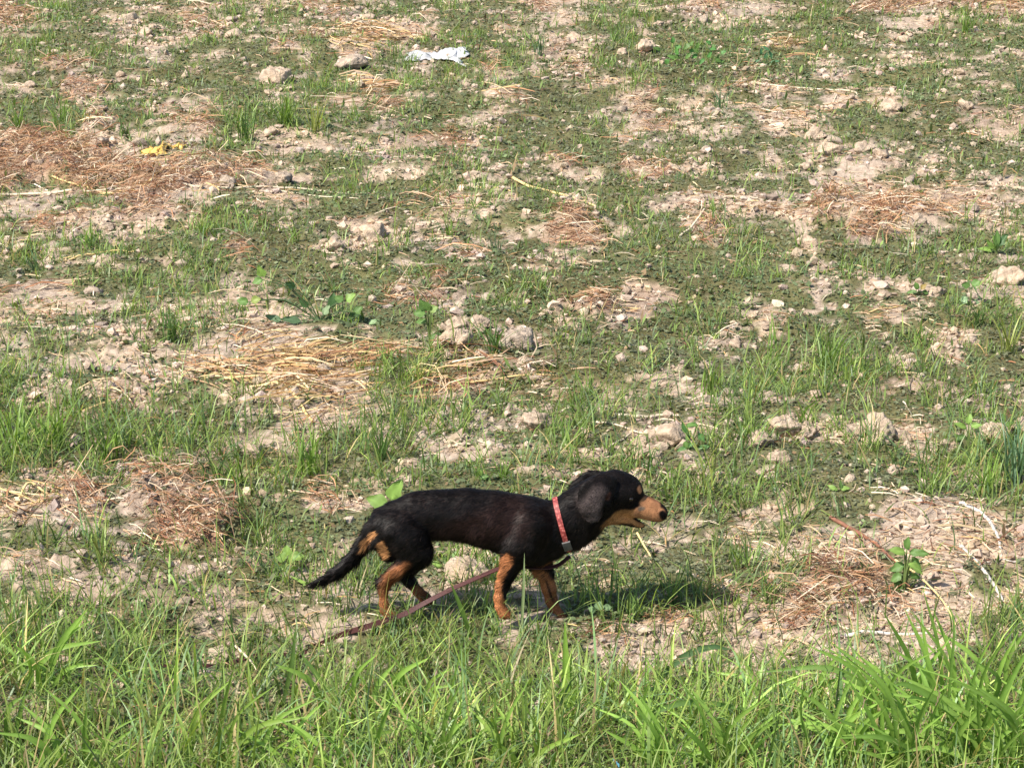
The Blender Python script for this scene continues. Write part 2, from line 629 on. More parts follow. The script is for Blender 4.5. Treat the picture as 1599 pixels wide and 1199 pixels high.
def build_short_grass():
    x, y = fan(76000, .95)
    cv = cover(x, y)
    clus = sstep(-.35, .4, fbm(x * 4, y * 3.2, 2, 171))
    p = np.clip(cv['short'] * (1 - .42 * sstep(6.8, 10.5, y)) * (.25 + 1.0 * clus) * (1 - .5 * cv['tall']), 0, 1)
    keep = rng.random(len(x)) < p
    x, y, sh = x[keep], y[keep], cv['short'][keep]
    per = np.clip(rng.poisson(3.0, len(x)) + 1, 1, 12)
    idx = np.repeat(np.arange(len(x)), per)
    n = len(idx)
    vig = np.exp(rng.normal(0, .3, len(x))) * (.75 + .3 * np.clip(sh, 0, 1.2)) * (1.3 - .35 * sstep(6, 8.5, y))
    tx, ty = x[idx] + rng.normal(0, .017, n), y[idx] + rng.normal(0, .017, n)
    base = np.stack([tx, ty, height(tx, ty) - .004], -1)
    L = np.clip(.075 * vig[idx] * rng.uniform(.45, 1.35, n), .02, .2)
    az = rng.random(n) * 6.283
    lean = np.abs(rng.normal(.42, .38, n))
    curl = np.abs(rng.normal(.8, .55, n))
    w = rng.uniform(.0022, .0046, n) * (ty / 5.2) ** .35
    bc, tc = grass_cols(n, .07)
    tv = np.clip(rng.normal(1, .18, len(x)), .6, 1.5)[idx][:, None]
    tw, bc, tc = rng.normal(0, .5, n), bc * tv, tc * tv
    far = ty > 7.3
    V, Q, C = join([blades(base[m], az[m], L[m], lean[m], curl[m], w[m], bc[m], tc[m], k, tw[m]) for m, k in ((~far, 4), (far, 3))])
    ob = mesh_np('short_grass', V, Q, C, True, M_GRASS)
    tag(ob, 'short green grass sprouting through the creeping weeds and soil', kind='stuff')
    return len(Q)


NSG = build_short_grass()


def build_tall_grass():
    x, y = fan(64000, 2.6, 3.45, 6.2)
    cv = cover(x, y)
    keep = rng.random(len(x)) < np.clip(cv['tall'] * (.35 + .65 * vnoise(x * 9, y * 9, 181)), 0, 1) * .62
    x, y = x[keep], y[keep]
    n = len(x)
    kind = rng.random(n)
    L = np.where(kind < .55, rng.uniform(.06, .17, n), np.where(kind < .93, rng.uniform(.12, .25, n), rng.uniform(.2, .31, n)))
    L = L * (.72 + .5 * vnoise(x * 4, y * 4, 183))
    edge = 1 - .45 * sstep(4.5, 5.1, y)
    L = L * edge
    base = np.stack([x, y, height(x, y) - .004], -1)
    az = rng.random(n) * 6.283
    lean = np.abs(rng.normal(.34, .42, n))
    curl = np.abs(rng.normal(.9, .65, n))
    w = np.where(kind < .55, rng.uniform(.002, .0042, n), rng.uniform(.0034, .0078, n))
    bc, tc = grass_cols(n, .12, 1.3)
    tv = np.clip(1 + .5 * fbm(x * 5, y * 4, 2, 187), .6, 1.5)[:, None] * np.clip(rng.normal(1, .22, (n, 1)), .5, 1.7)
    bc, tc = bc * tv, tc * tv
    p1 = blades(base, az, L, lean, curl, w, bc, tc, 5, rng.normal(0, .6, n))
    # thin seed stalks with short side spikelets
    m = 420
    xs, ys = fan(m * 3, 2.6, 3.7, 5.25)
    cs = cover(xs, ys)
    k = cs['tall'] > .5
    xs, ys = xs[k][:m], ys[k][:m]
    m = len(xs)
    b = np.stack([xs, ys, height(xs, ys)], -1)
    Ls = rng.uniform(.14, .29, m) * (1 - .4 * sstep(4.5, 5.1, ys))
    az = rng.random(m) * 6.283
    ln = np.abs(rng.normal(.15, .22, m))
    stc = np.tile(np.array([.16, .20, .06]), (m, 1)) * rng.uniform(.7, 1.3, (m, 1))
    P = [blades(b, az, Ls, ln, np.full(m, .25), np.full(m, .0019), stc, stc * np.array([1.5, 1.3, 1.1]), 4)]
    sq = np.repeat(np.arange(m), 12)
    f = np.tile(np.linspace(.45, 1, 12), m)
    d = np.stack([np.sin(ln + .12) * np.cos(az), np.sin(ln + .12) * np.sin(az), np.cos(ln + .12)], -1)
    pb = b[sq] + d[sq] * (Ls[sq] * f)[:, None] * .98
    nn = len(sq)
    sc = np.where((rng.random(m) < .3)[:, None], np.array([.20, .13, .09]), np.array([.24, .28, .10]))[sq]
    P.append(blades(pb, rng.random(nn) * 6.283, rng.uniform(.010, .024, nn), rng.uniform(.5, 1.1, nn), rng.uniform(0, .5, nn), np.full(nn, .0026), sc, sc * 1.2, 3))
    V, Q, C = join([p1] + P)
    ob = mesh_np('long_grass', V, Q, C, True, M_GRASS)
    tag(ob, 'long green grass and seed stalks along the near edge of the field', kind='stuff')
    return n


NTG = build_tall_grass()


# ------------------------------------------------------------------ straw litter (uncountable)
STRAW = dict(red=[(.23, .10, .05), (.33, .17, .085), (.15, .065, .038), (.40, .24, .13)], yel=[(.50, .36, .17), (.56, .43, .25), (.40, .25, .11), (.33, .17, .085)],
             pale=[(.52, .40, .27), (.44, .30, .19), (.58, .48, .36), (.33, .21, .13)])


def straws(x, y, z, L, az, kinds, wmul=1.0, tilt=.16, wav=1.0):
    n = len(x)
    s = 4
    u = np.linspace(-.5, .5, s)
    bend = rng.normal(0, .30, n) * wav
    arch = np.abs(rng.normal(0, .10, n)) * wav
    tl = rng.normal(0, tilt, n)
    P = np.zeros((n, s, 3))
    lat = bend[:, None] * (u ** 2 - .08)[None] * L[:, None] + rng.normal(0, .03, (n, s)) * L[:, None] * wav
    al = u[None] * L[:, None]
    P[..., 0] = x[:, None] + al * np.cos(az)[:, None] - lat * np.sin(az)[:, None]
    P[..., 1] = y[:, None] + al * np.sin(az)[:, None] + lat * np.cos(az)[:, None]
    P[..., 2] = z[:, None] + al * tl[:, None] + (arch * L)[:, None] * (1 - 4 * u ** 2)[None]
    g = height(P[..., 0].ravel(), P[..., 1].ravel()).reshape(n, s) + .0015
    P[..., 2] = np.maximum(P[..., 2], g)
    roll = rng.uniform(-1.2, 1.2, n)
    side = np.stack([-np.sin(az) * np.cos(roll), np.cos(az) * np.cos(roll), np.sin(roll)], -1)
    w = rng.uniform(.0016, .0036, n) * (y / 5.2) ** .4 * wmul
    C = np.zeros((n, 3))
    for k, cs in STRAW.items():
        mk = kinds == k
        C[mk] = np.array(cs)[rng.integers(0, len(cs), mk.sum())]
    C *= np.clip(rng.normal(1, .2, n), .5, 1.5)[:, None]
    return ribbon_arrays(P, side, w, np.repeat(C[:, None], s, 1), [.8, 1, .95, .5])


def build_straw():
    parts = []
    for k, N0, pw, Lr, lift, scl in (('red', 330000, 1.0, (.02, .10), .05, 1.7), ('yel', 220000, 1.1, (.05, .22), .035, 1.0), ('pale', 170000, 1.1, (.015, .085), .016, .85)):
        x, y = fan(N0, pw)
        cv = cover(x, y)
        keep = rng.random(N0) < np.clip((cv[k] - .03) * scl, 0, 1) * (1 - .6 * cv['tall'])
        x, y = x[keep], y[keep]
        n = len(x)
        c = np.clip(cv[k][keep], 0, 1)
        hp = cv['heap'][keep] if k == 'red' else np.zeros(n)
        z = height(x, y) + .002 + rng.random(n) ** 1.6 * lift * c * (1 + 1.1 * hp)
        L = rng.uniform(*Lr, n) * (y / 5.2) ** .25
        flow = fbm(x * 1.4, y * 1.4, 2, 191) * 1.2
        az = np.where(rng.random(n) < (.65 if k == 'yel' else .35), flow + rng.normal(0, .3, n), rng.random(n) * 6.283)
        kinds = np.full(n, k, dtype=object)
        sw = rng.random(n)
        if k == 'red':
            kinds[sw < .28] = 'pale'
            L = np.where(sw < .10, L * 2.0, L)
        if k == 'yel':
            kinds[sw < .25] = 'pale'
            kinds[sw > .88] = 'red'
        if k == 'pale':
            kinds[sw < .15] = 'red'
            kinds[sw > .88] = 'yel'
        parts.append(straws(x, y, z, L, az, kinds, wmul={'red': 1.0, 'yel': 1.55, 'pale': 1.1}[k], tilt=.35 if k == 'red' else .14, wav=1.5 if k == 'red' else .8))
    V, Q, C = join(parts)
    ob = mesh_np('straw_litter', V, Q, C, True, M_STRAW)
    tag(ob, 'dry straw and dead weed stems littered over the field', kind='stuff')
    return len(Q)


NST = build_straw()




# ------------------------------------------------------------------ helpers for single things
def tube(P, r, sides=7, caps=True):
    """a tube through points P (n,3) with radii r (n,)"""
    P = np.asarray(P, float)
    r = np.broadcast_to(np.asarray(r, float), (len(P),))
    T = np.gradient(P, axis=0)
    T /= np.linalg.norm(T, axis=1)[:, None] + 1e-9
    ref = np.array([0, 0, 1.0]) if abs(T[:, 2]).mean() < .8 else np.array([0, 1.0, 0])
    A = np.cross(T, ref)
    A /= np.linalg.norm(A, axis=1)[:, None] + 1e-9
    B = np.cross(A, T)
    a = np.linspace(0, 2 * math.pi, sides, endpoint=False)
    V = P[:, None] + r[:, None, None] * (np.cos(a)[None, :, None] * A[:, None] + np.sin(a)[None, :, None] * B[:, None])
    n = len(P)
    i, j = np.meshgrid(np.arange(n - 1), np.arange(sides), indexing='ij')
    b, c = i * sides + j, i * sides + (j + 1) % sides
    Q = np.stack([b, c, c + sides, b + sides], -1).reshape(-1, 4)
    V = V.reshape(-1, 3)
    if caps and sides % 2 == 0:
        for k in (0, n - 1):
            o = k * sides
            for m in range(sides // 2 - 1):
                Q = np.vstack([Q, [[o + m, o + m + 1, o + sides - 2 - m, o + sides - 1 - m]]])
    return V, Q


def spline(pts, n):
    """Catmull-Rom through the given points, n samples"""
    p = np.asarray(pts, float)
    p = np.vstack([2 * p[0] - p[1], p, 2 * p[-1] - p[-2]])
    m = len(p) - 3
    u = np.linspace(0, m - 1e-6, n)
    k = u.astype(int)
    t = (u - k)[:, None]
    a, b, c, d = p[k], p[k + 1], p[k + 2], p[k + 3]
    return .5 * ((2 * b) + (c - a) * t + (2 * a - 5 * b + 4 * c - d) * t ** 2 + (3 * b - a - 3 * c + d) * t ** 3)


def place_mesh(name, V, Q, loc, material, cols=None, parent=None, smooth=True, tri=False):
    ob = mesh_np(name, np.asarray(V) - np.asarray(loc), Q, cols, smooth, material, None, tri)
    if parent:
        ob.parent = parent
    else:
        ob.location = loc
    return ob


# ------------------------------------------------------------------ clods and stones
def clod_mesh(seed, planes=16, rough=.10, sub=4):
    r = np.random.default_rng(seed)
    V, T = ico(sub)
    nrm = r.standard_normal((planes, 3))
    nrm /= np.linalg.norm(nrm, axis=1)[:, None]
    dist = r.uniform(.62, 1.0, planes)
    dots = V @ nrm.T
    rad = np.min(np.where(dots > .05, dist / np.maximum(dots, .05), 9), axis=1)
    rad = np.minimum(rad, 1.15)
    f = V * 2.6 + seed
    nz = fbm(f[:, 0] + f[:, 2] * .7, f[:, 1] - f[:, 2] * .6, 3, seed) * rough * 1.4
    f = V * 7.5 + seed
    nz2 = fbm(f[:, 0] + f[:, 2] * .7, f[:, 1] - f[:, 2] * .6, 2, seed + 5) * rough * .8
    f = V * 16 + seed
    nz3 = fbm(f[:, 0] + f[:, 2] * .7, f[:, 1] - f[:, 2] * .6, 2, seed + 9) * rough * .6
    rad = rad * (1 + nz + nz2 + nz3)
    P = V * rad[:, None] * np.array([1, .85, .72])
    me = bpy.data.meshes.new('clod')
    me.from_pydata(P.tolist(), [], T.tolist())
    me.polygons.foreach_set('use_smooth', np.ones(len(T), dtype=bool))
    me.update()
    return me


CLODS = [clod_mesh(100 + i, 9 + i * 2, .13 + .03 * (i % 4)) for i in range(8)] + [clod_mesh(300 + i, 10 + i * 2, .15 + .03 * (i % 4), 3) for i in range(8)]
CLOD_VARIANTS = {}


def clod_data(i, m):
    if (i, m.name) not in CLOD_VARIANTS:
        me = CLODS[i].copy()
        me.materials.append(m)
        CLOD_VARIANTS[(i, m.name)] = me
    return CLOD_VARIANTS[(i, m.name)]


def clod(px, py, size, m, label=None, group=None, name='soil_clod', cat='clod', sink=.40, flat=1.0):
    """py is the foot of the clod in the photograph, size its width in photograph pixels"""
    x, y = gpos(px, py)
    r = size * px_size(y) * .56
    if size >= 32:
        sink -= .14
    y += r * .5
    o = bpy.data.objects.new(name, clod_data(random.randrange(8) + (8 if size < 30 else 0), m))
    COL.objects.link(o)
    o.location = (x, y, hz(x, y) + r * (.62 - sink) * flat)
    o.rotation_euler = (random.uniform(-.4, .4), random.uniform(-.4, .4), random.uniform(0, 6.28))
    o.scale = (r, r, r * flat * random.uniform(.85, 1.1))
    tag(o, label, cat, group)
    return o


for args in [
    (731, 908, 58, M_PALE, 'pale rounded rock on the ground behind the belly of the dog', 'pale_rock', 'rock'),
    (1225, 690, 56, M_CLOD, 'large pale clay clod at the left end of the cracked clod row'),
    (1262, 690, 34, M_CLOD, 'middling clay clod touching the right side of the large pale one'),
    (1368, 692, 58, M_PALE, 'angular pale clay clod, biggest in the middle of the cracked row'),
    (1333, 692, 40, M_CLOD, 'low clay clod leaning on the left flank of the angular pale clod'),
    (1405, 692, 30, M_CLOD, 'small clay clod just right of the angular pale clod'),
    (1556, 694, 40, M_PALE, 'pale clay clod near the right edge below the leafy weed'),
    (1594, 682, 40, M_CLOD, 'clay clod cut by the right edge of the view'),
    (1530, 702, 22, M_CLOD, 'small clod left of the pale clod near the right edge'),
    (1490, 706, 24, M_CLOD, 'small clod at the foot of the leafy weed on the right'),
    (1188, 712, 36, M_CLOD, 'dull clod with a dark crack at the lower left of the row'),
    (1216, 734, 30, M_CLOD, 'clod at the lowest point of the cracked clod row'),
    (1045, 706, 56, M_CLOD, 'wide pale clod below the long white dry stick'),
    (1000, 706, 30, M_CLOD, 'clod with a dark gap beside it left of the wide pale clod'),
    (838, 686, 44, M_CLOD, 'flat pale clod among grass above the head of the dog'),
    (716, 524, 42, M_CLOD, 'tall blocky clod, left one of the pair in the central rubble'),
    (748, 522, 36, M_CLOD, 'tall blocky clod, right one of the pair in the central rubble'),
    (690, 516, 24, M_CLOD, 'rounded clod left of the two tall blocky clods'),
    (712, 552, 46, M_CLOD, 'broad sloping clod below the two tall blocky clods'),
    (751, 566, 26, M_PALE, 'pale round clod at the lower right of the central rubble'),
    (812, 550, 46, M_GREY, 'greyish clod with shadowed right side right of central rubble'),
    (733, 582, 14, M_PALE, 'tiny white stone in the straw below the central rubble', 'white_stone', 'stone'),
    (583, 374, 42, M_PALE, 'pale clod on the upper edge of the dark weed mat'),
    (524, 398, 34, M_CLOD, 'cracked clod left of the pale clod by the weed mat'),
    (505, 390, 22, M_CLOD, 'small rough clod leftmost at the upper edge of the weed mat'),
    (727, 388, 14, M_CLOD, 'small round clod beside the flat brown straw strip'),
    (440, 286, 34, M_GREY, 'smooth dark grey stone on crumbly soil near the long stalks', 'grey_stone', 'stone'),
    (353, 298, 30, M_GREY, 'grey white clod sitting in the red brown straw heap'),
    (740, 300, 22, M_CLOD, 'pinkish clod at the end of the yellow stalk'),
    (546, 112, 44, M_GREY, 'upright grey clod with a deep shadow in the far grass'),
    (556, 120, 18, M_PALE, 'small pale clod at the foot of the upright grey clod'),
    (430, 134, 40, M_CLOD, 'low crumbly clod left of the upright grey clod in the far grass'),
    (366, 66, 26, M_PALE, 'round pale clod in the far grass near the top left'),
    (115, 84, 12, M_PALE, 'upper of two small white stones in the far left grass', 'white_stone', 'stone'),
    (123, 161, 14, M_PALE, 'lower of two small white stones in the far left grass', 'white_stone', 'stone'),
    (150, 232, 34, M_GREY, 'brownish grey clod between straw heap and grey rubble'),
    (217, 234, 26, M_GREY, 'dark grey clod left of the yellow wrapper'),
    (1010, 86, 32, M_PALE, 'pale clod in the far grass left of the dark leafy weed'),
    (972, 92, 20, M_CLOD, 'smaller clod to the left of the pale one in far grass'),
    (1073, 174, 28, M_CLOD, 'clod with a lit top on the far soil strip by bluish grass'),
    (1274, 212, 34, M_CLOD, 'topmost pale clod of the cluster on the far weed mat'),
    (1304, 222, 26, M_GREY, 'grey clod second from the top of the far cluster'),
    (1294, 248, 36, M_PALE, 'pale clod at the lower left of the far cluster'),
    (1348, 242, 34, M_CLOD, 'clod with a dark right side right of the far cluster'),
    (1376, 250, 28, M_CLOD, 'rightmost clod of the far cluster on the weed mat'),
    (1257, 262, 22, M_PALE, 'small pale clod below the far cluster'),
    (1421, 282, 26, M_GREY, 'flat grey clod on the dark mat right of the far cluster'),
    (1411, 70, 22, M_PALE, 'white topped clod beside a reddish stalk at the far right'),
    (1395, 178, 34, M_CLOD, 'clod with a shadowed hollow on the far right soil strip'),
    (1510, 176, 24, M_PALE, 'pale flat clod on the bare soil at the far right'),
    (1260, 396, 32, M_CLOD, 'pointed clod under a single bent grass blade'),
    (1463, 462, 30, M_CLOD, 'pinkish clod beside the reddish leafy seedling'),
    (1380, 468, 24, M_CLOD, 'clod on the soil strip left of the reddish seedling'),
    (1576, 446, 46, M_CLOD, 'big rough clod among grass near the right edge'),
    (1386, 534, 16, M_GREY, 'small grey white clod on the weed mat above the right grass'),
    (1120, 530, 18, M_CLOD, 'left clod of two on the small soil strip in the mat'),
    (1150, 536, 22, M_CLOD, 'right clod of two on the small soil strip in the mat'),
    (32, 394, 28, M_PALE, 'flat pale clod in grass at the left edge'),
    (143, 448, 26, M_GREY, 'whitish grey clod at the top of the left soil bank'),
    (395, 716, 32, M_CLOD, 'pinkish rounded clod between two grassy patches on the left'),
    (224, 694, 24, M_CLOD, 'flat clod in the shade of the thick left grass'),
    (188, 866, 24, M_GREY, 'grey white clod below the red brown weed heap'),
    (1144, 784, 18, M_CLOD, 'small round clod on soil ahead of the muzzle'),
    (1156, 796, 16, M_PALE, 'second small clod just below the round one ahead of the muzzle'),
    (1112, 960, 32, M_PALE, 'yellowish white clod beside green grass on the right soil'),
    (1158, 944, 26, M_PALE, 'small yellowish clod behind the yellowish white one'),
    (1436, 926, 26, M_PALE, 'pale clod under the thick reddish stalk and leafy weed'),
    (620, 953, 16, M_CLOD, 'small pinkish clod by the hind paw and leash'),
    (650, 985, 22, M_CLOD, 'clod in front of the leash below the hind paw'),
]:
    clod(*args[:5], **(dict(name=args[5], cat=args[6]) if len(args) > 5 else {}))


LANDMARKS = [(770, 930, 'the dog'), (640, 1000, 'the dragged leash'), (1225, 690, 'the large pale clod of the cracked row'), (1368, 692, 'the angular pale clod'),
             (1045, 700, 'the white dry stick'), (838, 686, 'the flat pale clod'), (730, 530, 'the two tall blocky clods'), (812, 550, 'the greyish central clod'),
             (583, 374, 'the pale clod by the upper weed mat'), (440, 286, 'the smooth dark grey stone'), (546, 112, 'the upright grey clod'), (366, 66, 'the round pale far clod'),
             (120, 120, 'the two white far stones'), (242, 243, 'the yellow wrapper'), (682, 95, 'the white plastic scrap'), (1010, 86, 'the pale clod in far grass'),
             (1090, 102, 'the two bushy far weeds'), (1300, 232, 'the far clod cluster'), (1411, 70, 'the white topped clod'), (1510, 176, 'the pale flat far clod'),
             (1260, 396, 'the pointed clod'), (1576, 446, 'the big rough clod'), (143, 448, 'the whitish clod on the left bank'), (395, 716, 'the pinkish rounded clod'),
             (450, 900, 'the sprout by the tail'), (612, 812, 'the two leaved sprout'), (1412, 905, 'the weed by the thick stalk'), (1112, 960, 'the yellowish white clod'),
             (250, 298, 'the long pale stalk'), (870, 310, 'the yellow diagonal stalk'), (1250, 140, 'the branching pale stalk'), (500, 510, 'the sprawling weed'),
             (500, 590, 'the yellow straw patch'), (1556, 400, 'the strap leaved weed'), (1512, 705, 'the light green right weed'), (70, 790, 'the folded stalk'),
             (1535, 860, 'the grey forked stick'), (1385, 992, 'the level grey twig'), (1436, 462, 'the reddish green seedling'), (935, 962, 'the round leaved seedling')]


def random_clods():
    x, y = fan(5200, 1.0, 4.9, 17.0)
    cv = cover(x, y)
    u, v = proj(x, y)
    cl = sstep(.0, .6, fbm(x * 2.3, y * 2.3, 3, 61))
    ok = (rng.random(len(x)) < cv['soil'] ** 2 * (.1 + cl) * (1 - cv['tall'])) & (u > -5) & (u < W + 5) & (v > 5)
    ok &= (np.abs(x - .03) > .42) | (np.abs(y - DOG_Y) > .15)
    used, count = set(), 0
    lx = [(gpos(a, b), t) for a, b, t in LANDMARKS]
    for i in np.nonzero(ok)[0]:
        s = min(26, 9 + rng.exponential(5.0))
        q = rng.integers(0, 5)
        (ax, ay), t = min(lx, key=lambda l: math.hypot(l[0][0] - x[i], (l[0][1] - y[i]) * .5))
        dx, dy = x[i] - ax, (y[i] - ay) * .5
        near = 'just ' if math.hypot(dx, dy) < .25 else ('' if math.hypot(dx, dy) < .6 else 'well ')
        side = ('right of' if dx > 0 else 'left of') if abs(dx) > 2 * abs(dy) else (('behind' if dy > 0 else 'in front of') if abs(dy) > 2 * abs(dx) else
                (('behind and to the ' if dy > 0 else 'in front and to the ') + ('right of' if dx > 0 else 'left of')))
        lb = '%s %s clod %s%s %s' % ('tiny' if s < 11.5 else ('small' if s < 16 else 'chunky'), ['tan', 'tan', 'tan', 'grey', 'pale'][q], near, side, t)
        if lb in used or len(lb.split()) > 16:
            continue
        used.add(lb)
        clod(u[i], v[i], s, [M_CLOD, M_CLOD, M_CLOD, M_GREY, M_PALE][q], lb, 'small clods strewn over the bare soil', sink=.42, flat=rng.uniform(.6, .95))
        count += 1
        if count >= 225:
            break


random_clods()


# ------------------------------------------------------------------ grass tufts that stand out
G_BRIGHT, G_DARK, G_BLUE, G_YELLOW = (.15, .24, .045), (.075, .135, .035), (.085, .15, .075), (.24, .27, .07)


def tuft(px, py, hpx, n, colour, label, spread=.35, wide=1.0, curl=.6):
    x, y = gpos(px, py)
    k = px_size(y)
    z = hz(x, y) - .004
    L = hpx * k * rng.uniform(.55, 1.12, n)
    base = np.stack([rng.normal(0, hpx * k * .09, n), rng.normal(0, hpx * k * .07, n), np.zeros(n)], -1)
    az = rng.random(n) * 6.283
    c = np.array(colour) * np.clip(rng.normal(1, .2, n), .55, 1.5)[:, None]
    V, Q, C = blades(base, az, L, np.abs(rng.normal(spread * .6, spread * .6, n)), np.abs(rng.normal(curl, .35, n)),
                     np.clip(hpx * k * .035, .0026, .0065) * wide * rng.uniform(.7, 1.25, n), c * .9, c * 1.15, 5, rng.normal(0, .5, n))
    ob = mesh_np('grass_tuft', V, Q, C, True, M_GRASS)
    ob.location = (x, y, z)
    tag(ob, label, 'grass tuft')


for a in [
    (1293, 24, 34, 16, G_BRIGHT, 'bright upright grass tuft at the far top beside red brown straw'),
    (1012, 52, 34, 12, G_YELLOW, 'yellow green spiky tuft in the far grass right of pinkish soil'),
    (960, 72, 34, 22, G_DARK, 'rounded dark tuft in the far grass above the pale clods'),
    (842, 92, 44, 16, G_BLUE, 'bluish tuft on dark shade left of the far soil strip'),
    (990, 140, 44, 12, G_BRIGHT, 'light green tuft above the reddish soil strip'),
    (1124, 172, 46, 16, G_BLUE, 'bluish green tuft rising over the far crumbly clods'),
    (446, 208, 60, 40, G_BRIGHT, 'widest leaning grass tuft above the far grey soil ridge'),
    (490, 214, 62, 20, G_YELLOW, 'pale long bladed tuft at the right of the widest far tuft'),
    (196, 214, 50, 18, G_DARK, 'upright dark tuft above the grey rubble with yellow wrapper'),
    (95, 200, 46, 22, G_BRIGHT, 'fresh green tuft behind the big red brown heap'),
    (30, 212, 48, 22, G_BRIGHT, 'fresh green tuft at the left edge behind the red brown heap'),
    (385, 230, 60, 26, G_DARK, 'dark bushy tuft at the right end of the grey rubble'),
    (1242, 78, 26, 9, G_BRIGHT, 'tiny tuft on the far mat right of fallen straw'),
    (1372, 186, 20, 8, G_BRIGHT, 'tiny bright tuft below the long pale stalk at the far right'),
    (1510, 56, 42, 26, G_BRIGHT, 'dense tuft at the far right corner under the red straw'),
    (1590, 152, 44, 12, G_BLUE, 'pale bluish tuft at the right edge on far soil'),
    (140, 390, 54, 16, G_BRIGHT, 'arching green tuft above the left soil bank'),
    (316, 374, 46, 14, G_BRIGHT, 'spiky light tuft in the grassy strip below the long stalks'),
    (55, 416, 50, 12, G_BLUE, 'bluish tuft at the left edge above the straw bundle'),
    (268, 536, 66, 24, G_DARK, 'dark green tuft at the right end of the left soil bank'),
    (212, 536, 48, 14, G_DARK, 'thin dark tuft to the left of the dark green soil bank tuft'),
    (92, 604, 44, 10, G_BRIGHT, 'short upright tuft at the foot of the left soil bank'),
    (632, 452, 30, 14, G_BRIGHT, 'star shaped bright tuft alone on the dark weed mat'),
    (700, 372, 46, 18, G_BRIGHT, 'fresh tuft right of the pale clods above the mat'),
    (772, 388, 40, 14, G_BLUE, 'bluish drooping tuft by the strip of bare straw'),
    (460, 382, 46, 16, G_BRIGHT, 'tuft at the left end of the upper mat edge'),
    (775, 560, 72, 20, G_DARK, 'dark green tuft growing out of the central rubble'),
    (655, 600, 56, 24, G_YELLOW, 'yellow green spreading tuft left of the central rubble'),
    (850, 462, 44, 9, G_BRIGHT, 'sparse upright tuft left of the pinkish straw pile'),
    (1016, 412, 44, 7, G_YELLOW, 'thin yellowish tuft on the mat near the slanting stalk'),
    (1247, 398, 44, 5, G_BRIGHT, 'single bent bright blade tuft over the pointed clod'),
    (1350, 442, 46, 11, G_BRIGHT, 'forked light tuft on the mat under the straw band'),
    (1290, 566, 92, 26, G_BRIGHT, 'tall spreading tuft in the middle of the right grass'),
    (1210, 560, 92, 12, G_BRIGHT, 'tall sparse tuft left of the spreading one on the right'),
    (1438, 528, 60, 8, G_BRIGHT, 'two bladed upright tuft on the mat at the right'),
    (1577, 548, 76, 14, G_YELLOW, 'light stemmed tuft near the right edge'),
    (1530, 502, 60, 22, G_DARK, 'dark leaning tuft under the big rough clod'),
    (1105, 616, 70, 16, G_BRIGHT, 'upright tuft on the soil above the wide pale clod'),
    (920, 612, 56, 14, G_BRIGHT, 'light tuft between straw pile and cracked clods'),
    (1256, 676, 72, 7, G_BRIGHT, 'broad bladed upright tuft between the two biggest clods', .2, 1.6),
    (1110, 766, 130, 9, G_YELLOW, 'tallest pale stemmed tuft right of the head of the dog', .12, .8),
    (1012, 742, 70, 16, G_DARK, 'dark arching tuft behind the forehead of the dog', .6),
    (598, 726, 84, 18, G_DARK, 'dark slender tuft above the back of the dog'),
    (480, 744, 96, 24, G_BRIGHT, 'bushy tuft left of the rump of the dog'),
    (85, 706, 120, 26, G_BRIGHT, 'tallest bright tuft in the thick left grass'),
    (168, 720, 104, 18, G_BRIGHT, 'upright tuft right of the tallest one in the left grass'),
    (28, 714, 110, 24, G_BRIGHT, 'thick tuft at the very left edge above the folded stalk'),
    (252, 752, 72, 10, G_BRIGHT, 'wide bladed tuft rising from the red brown heap', .25),
    (76, 862, 76, 14, G_DARK, 'dark upright tuft below the folded pale stalk'),
    (150, 900, 116, 12, G_YELLOW, 'light stalked tuft at the left above the long grass'),
    (332, 762, 92, 10, G_DARK, 'slender dark tuft right of the red brown heap'),
    (366, 768, 76, 12, G_BRIGHT, 'leaning bright tuft left of the small leafy sprout'),
    (1446, 786, 50, 20, G_BRIGHT, 'curved tuft at the right edge of the round mat'),
    (1540, 786, 80, 24, G_BRIGHT, 'thick tuft behind the straw on the right'),
    (1586, 770, 130, 26, G_BLUE, 'tall bluish tuft at the right edge above the straw', .3),
    (880, 716, 62, 10, G_BRIGHT, 'pale blades standing just above the neck of the dog'),
    (786, 764, 56, 18, G_BRIGHT, 'grass tuft sprouting behind the shoulder of the dog'),
    (590, 984, 34, 8, G_BRIGHT, 'short tuft at the standing hind paw'), (778, 985, 40, 16, G_BRIGHT, 'short tuft hiding the pushing front paw'),
    (890, 990, 40, 14, G_YELLOW, 'short pale tuft at the reaching front paw'), (690, 985, 50, 12, G_YELLOW, 'thin pale tuft between the legs before the leash'),
    (545, 1006, 40, 8, G_BRIGHT, 'tuft partly hiding the leash behind the hind paw'), (660, 992, 34, 8, G_DARK, 'small dark tuft below the raised hind paw'),
    (500, 1018, 44, 10, G_BRIGHT, 'tuft in front of the far end of the leash'), (452, 1028, 50, 10, G_YELLOW, 'pale tuft over the leash in the near left grass'),
    (985, 960, 80, 12, G_DARK, 'dark bladed tuft in the shade ahead of the front legs'), (1050, 940, 70, 14, G_DARK, 'dark tuft under the muzzle on the soil edge'),
]:
    tuft(*a)


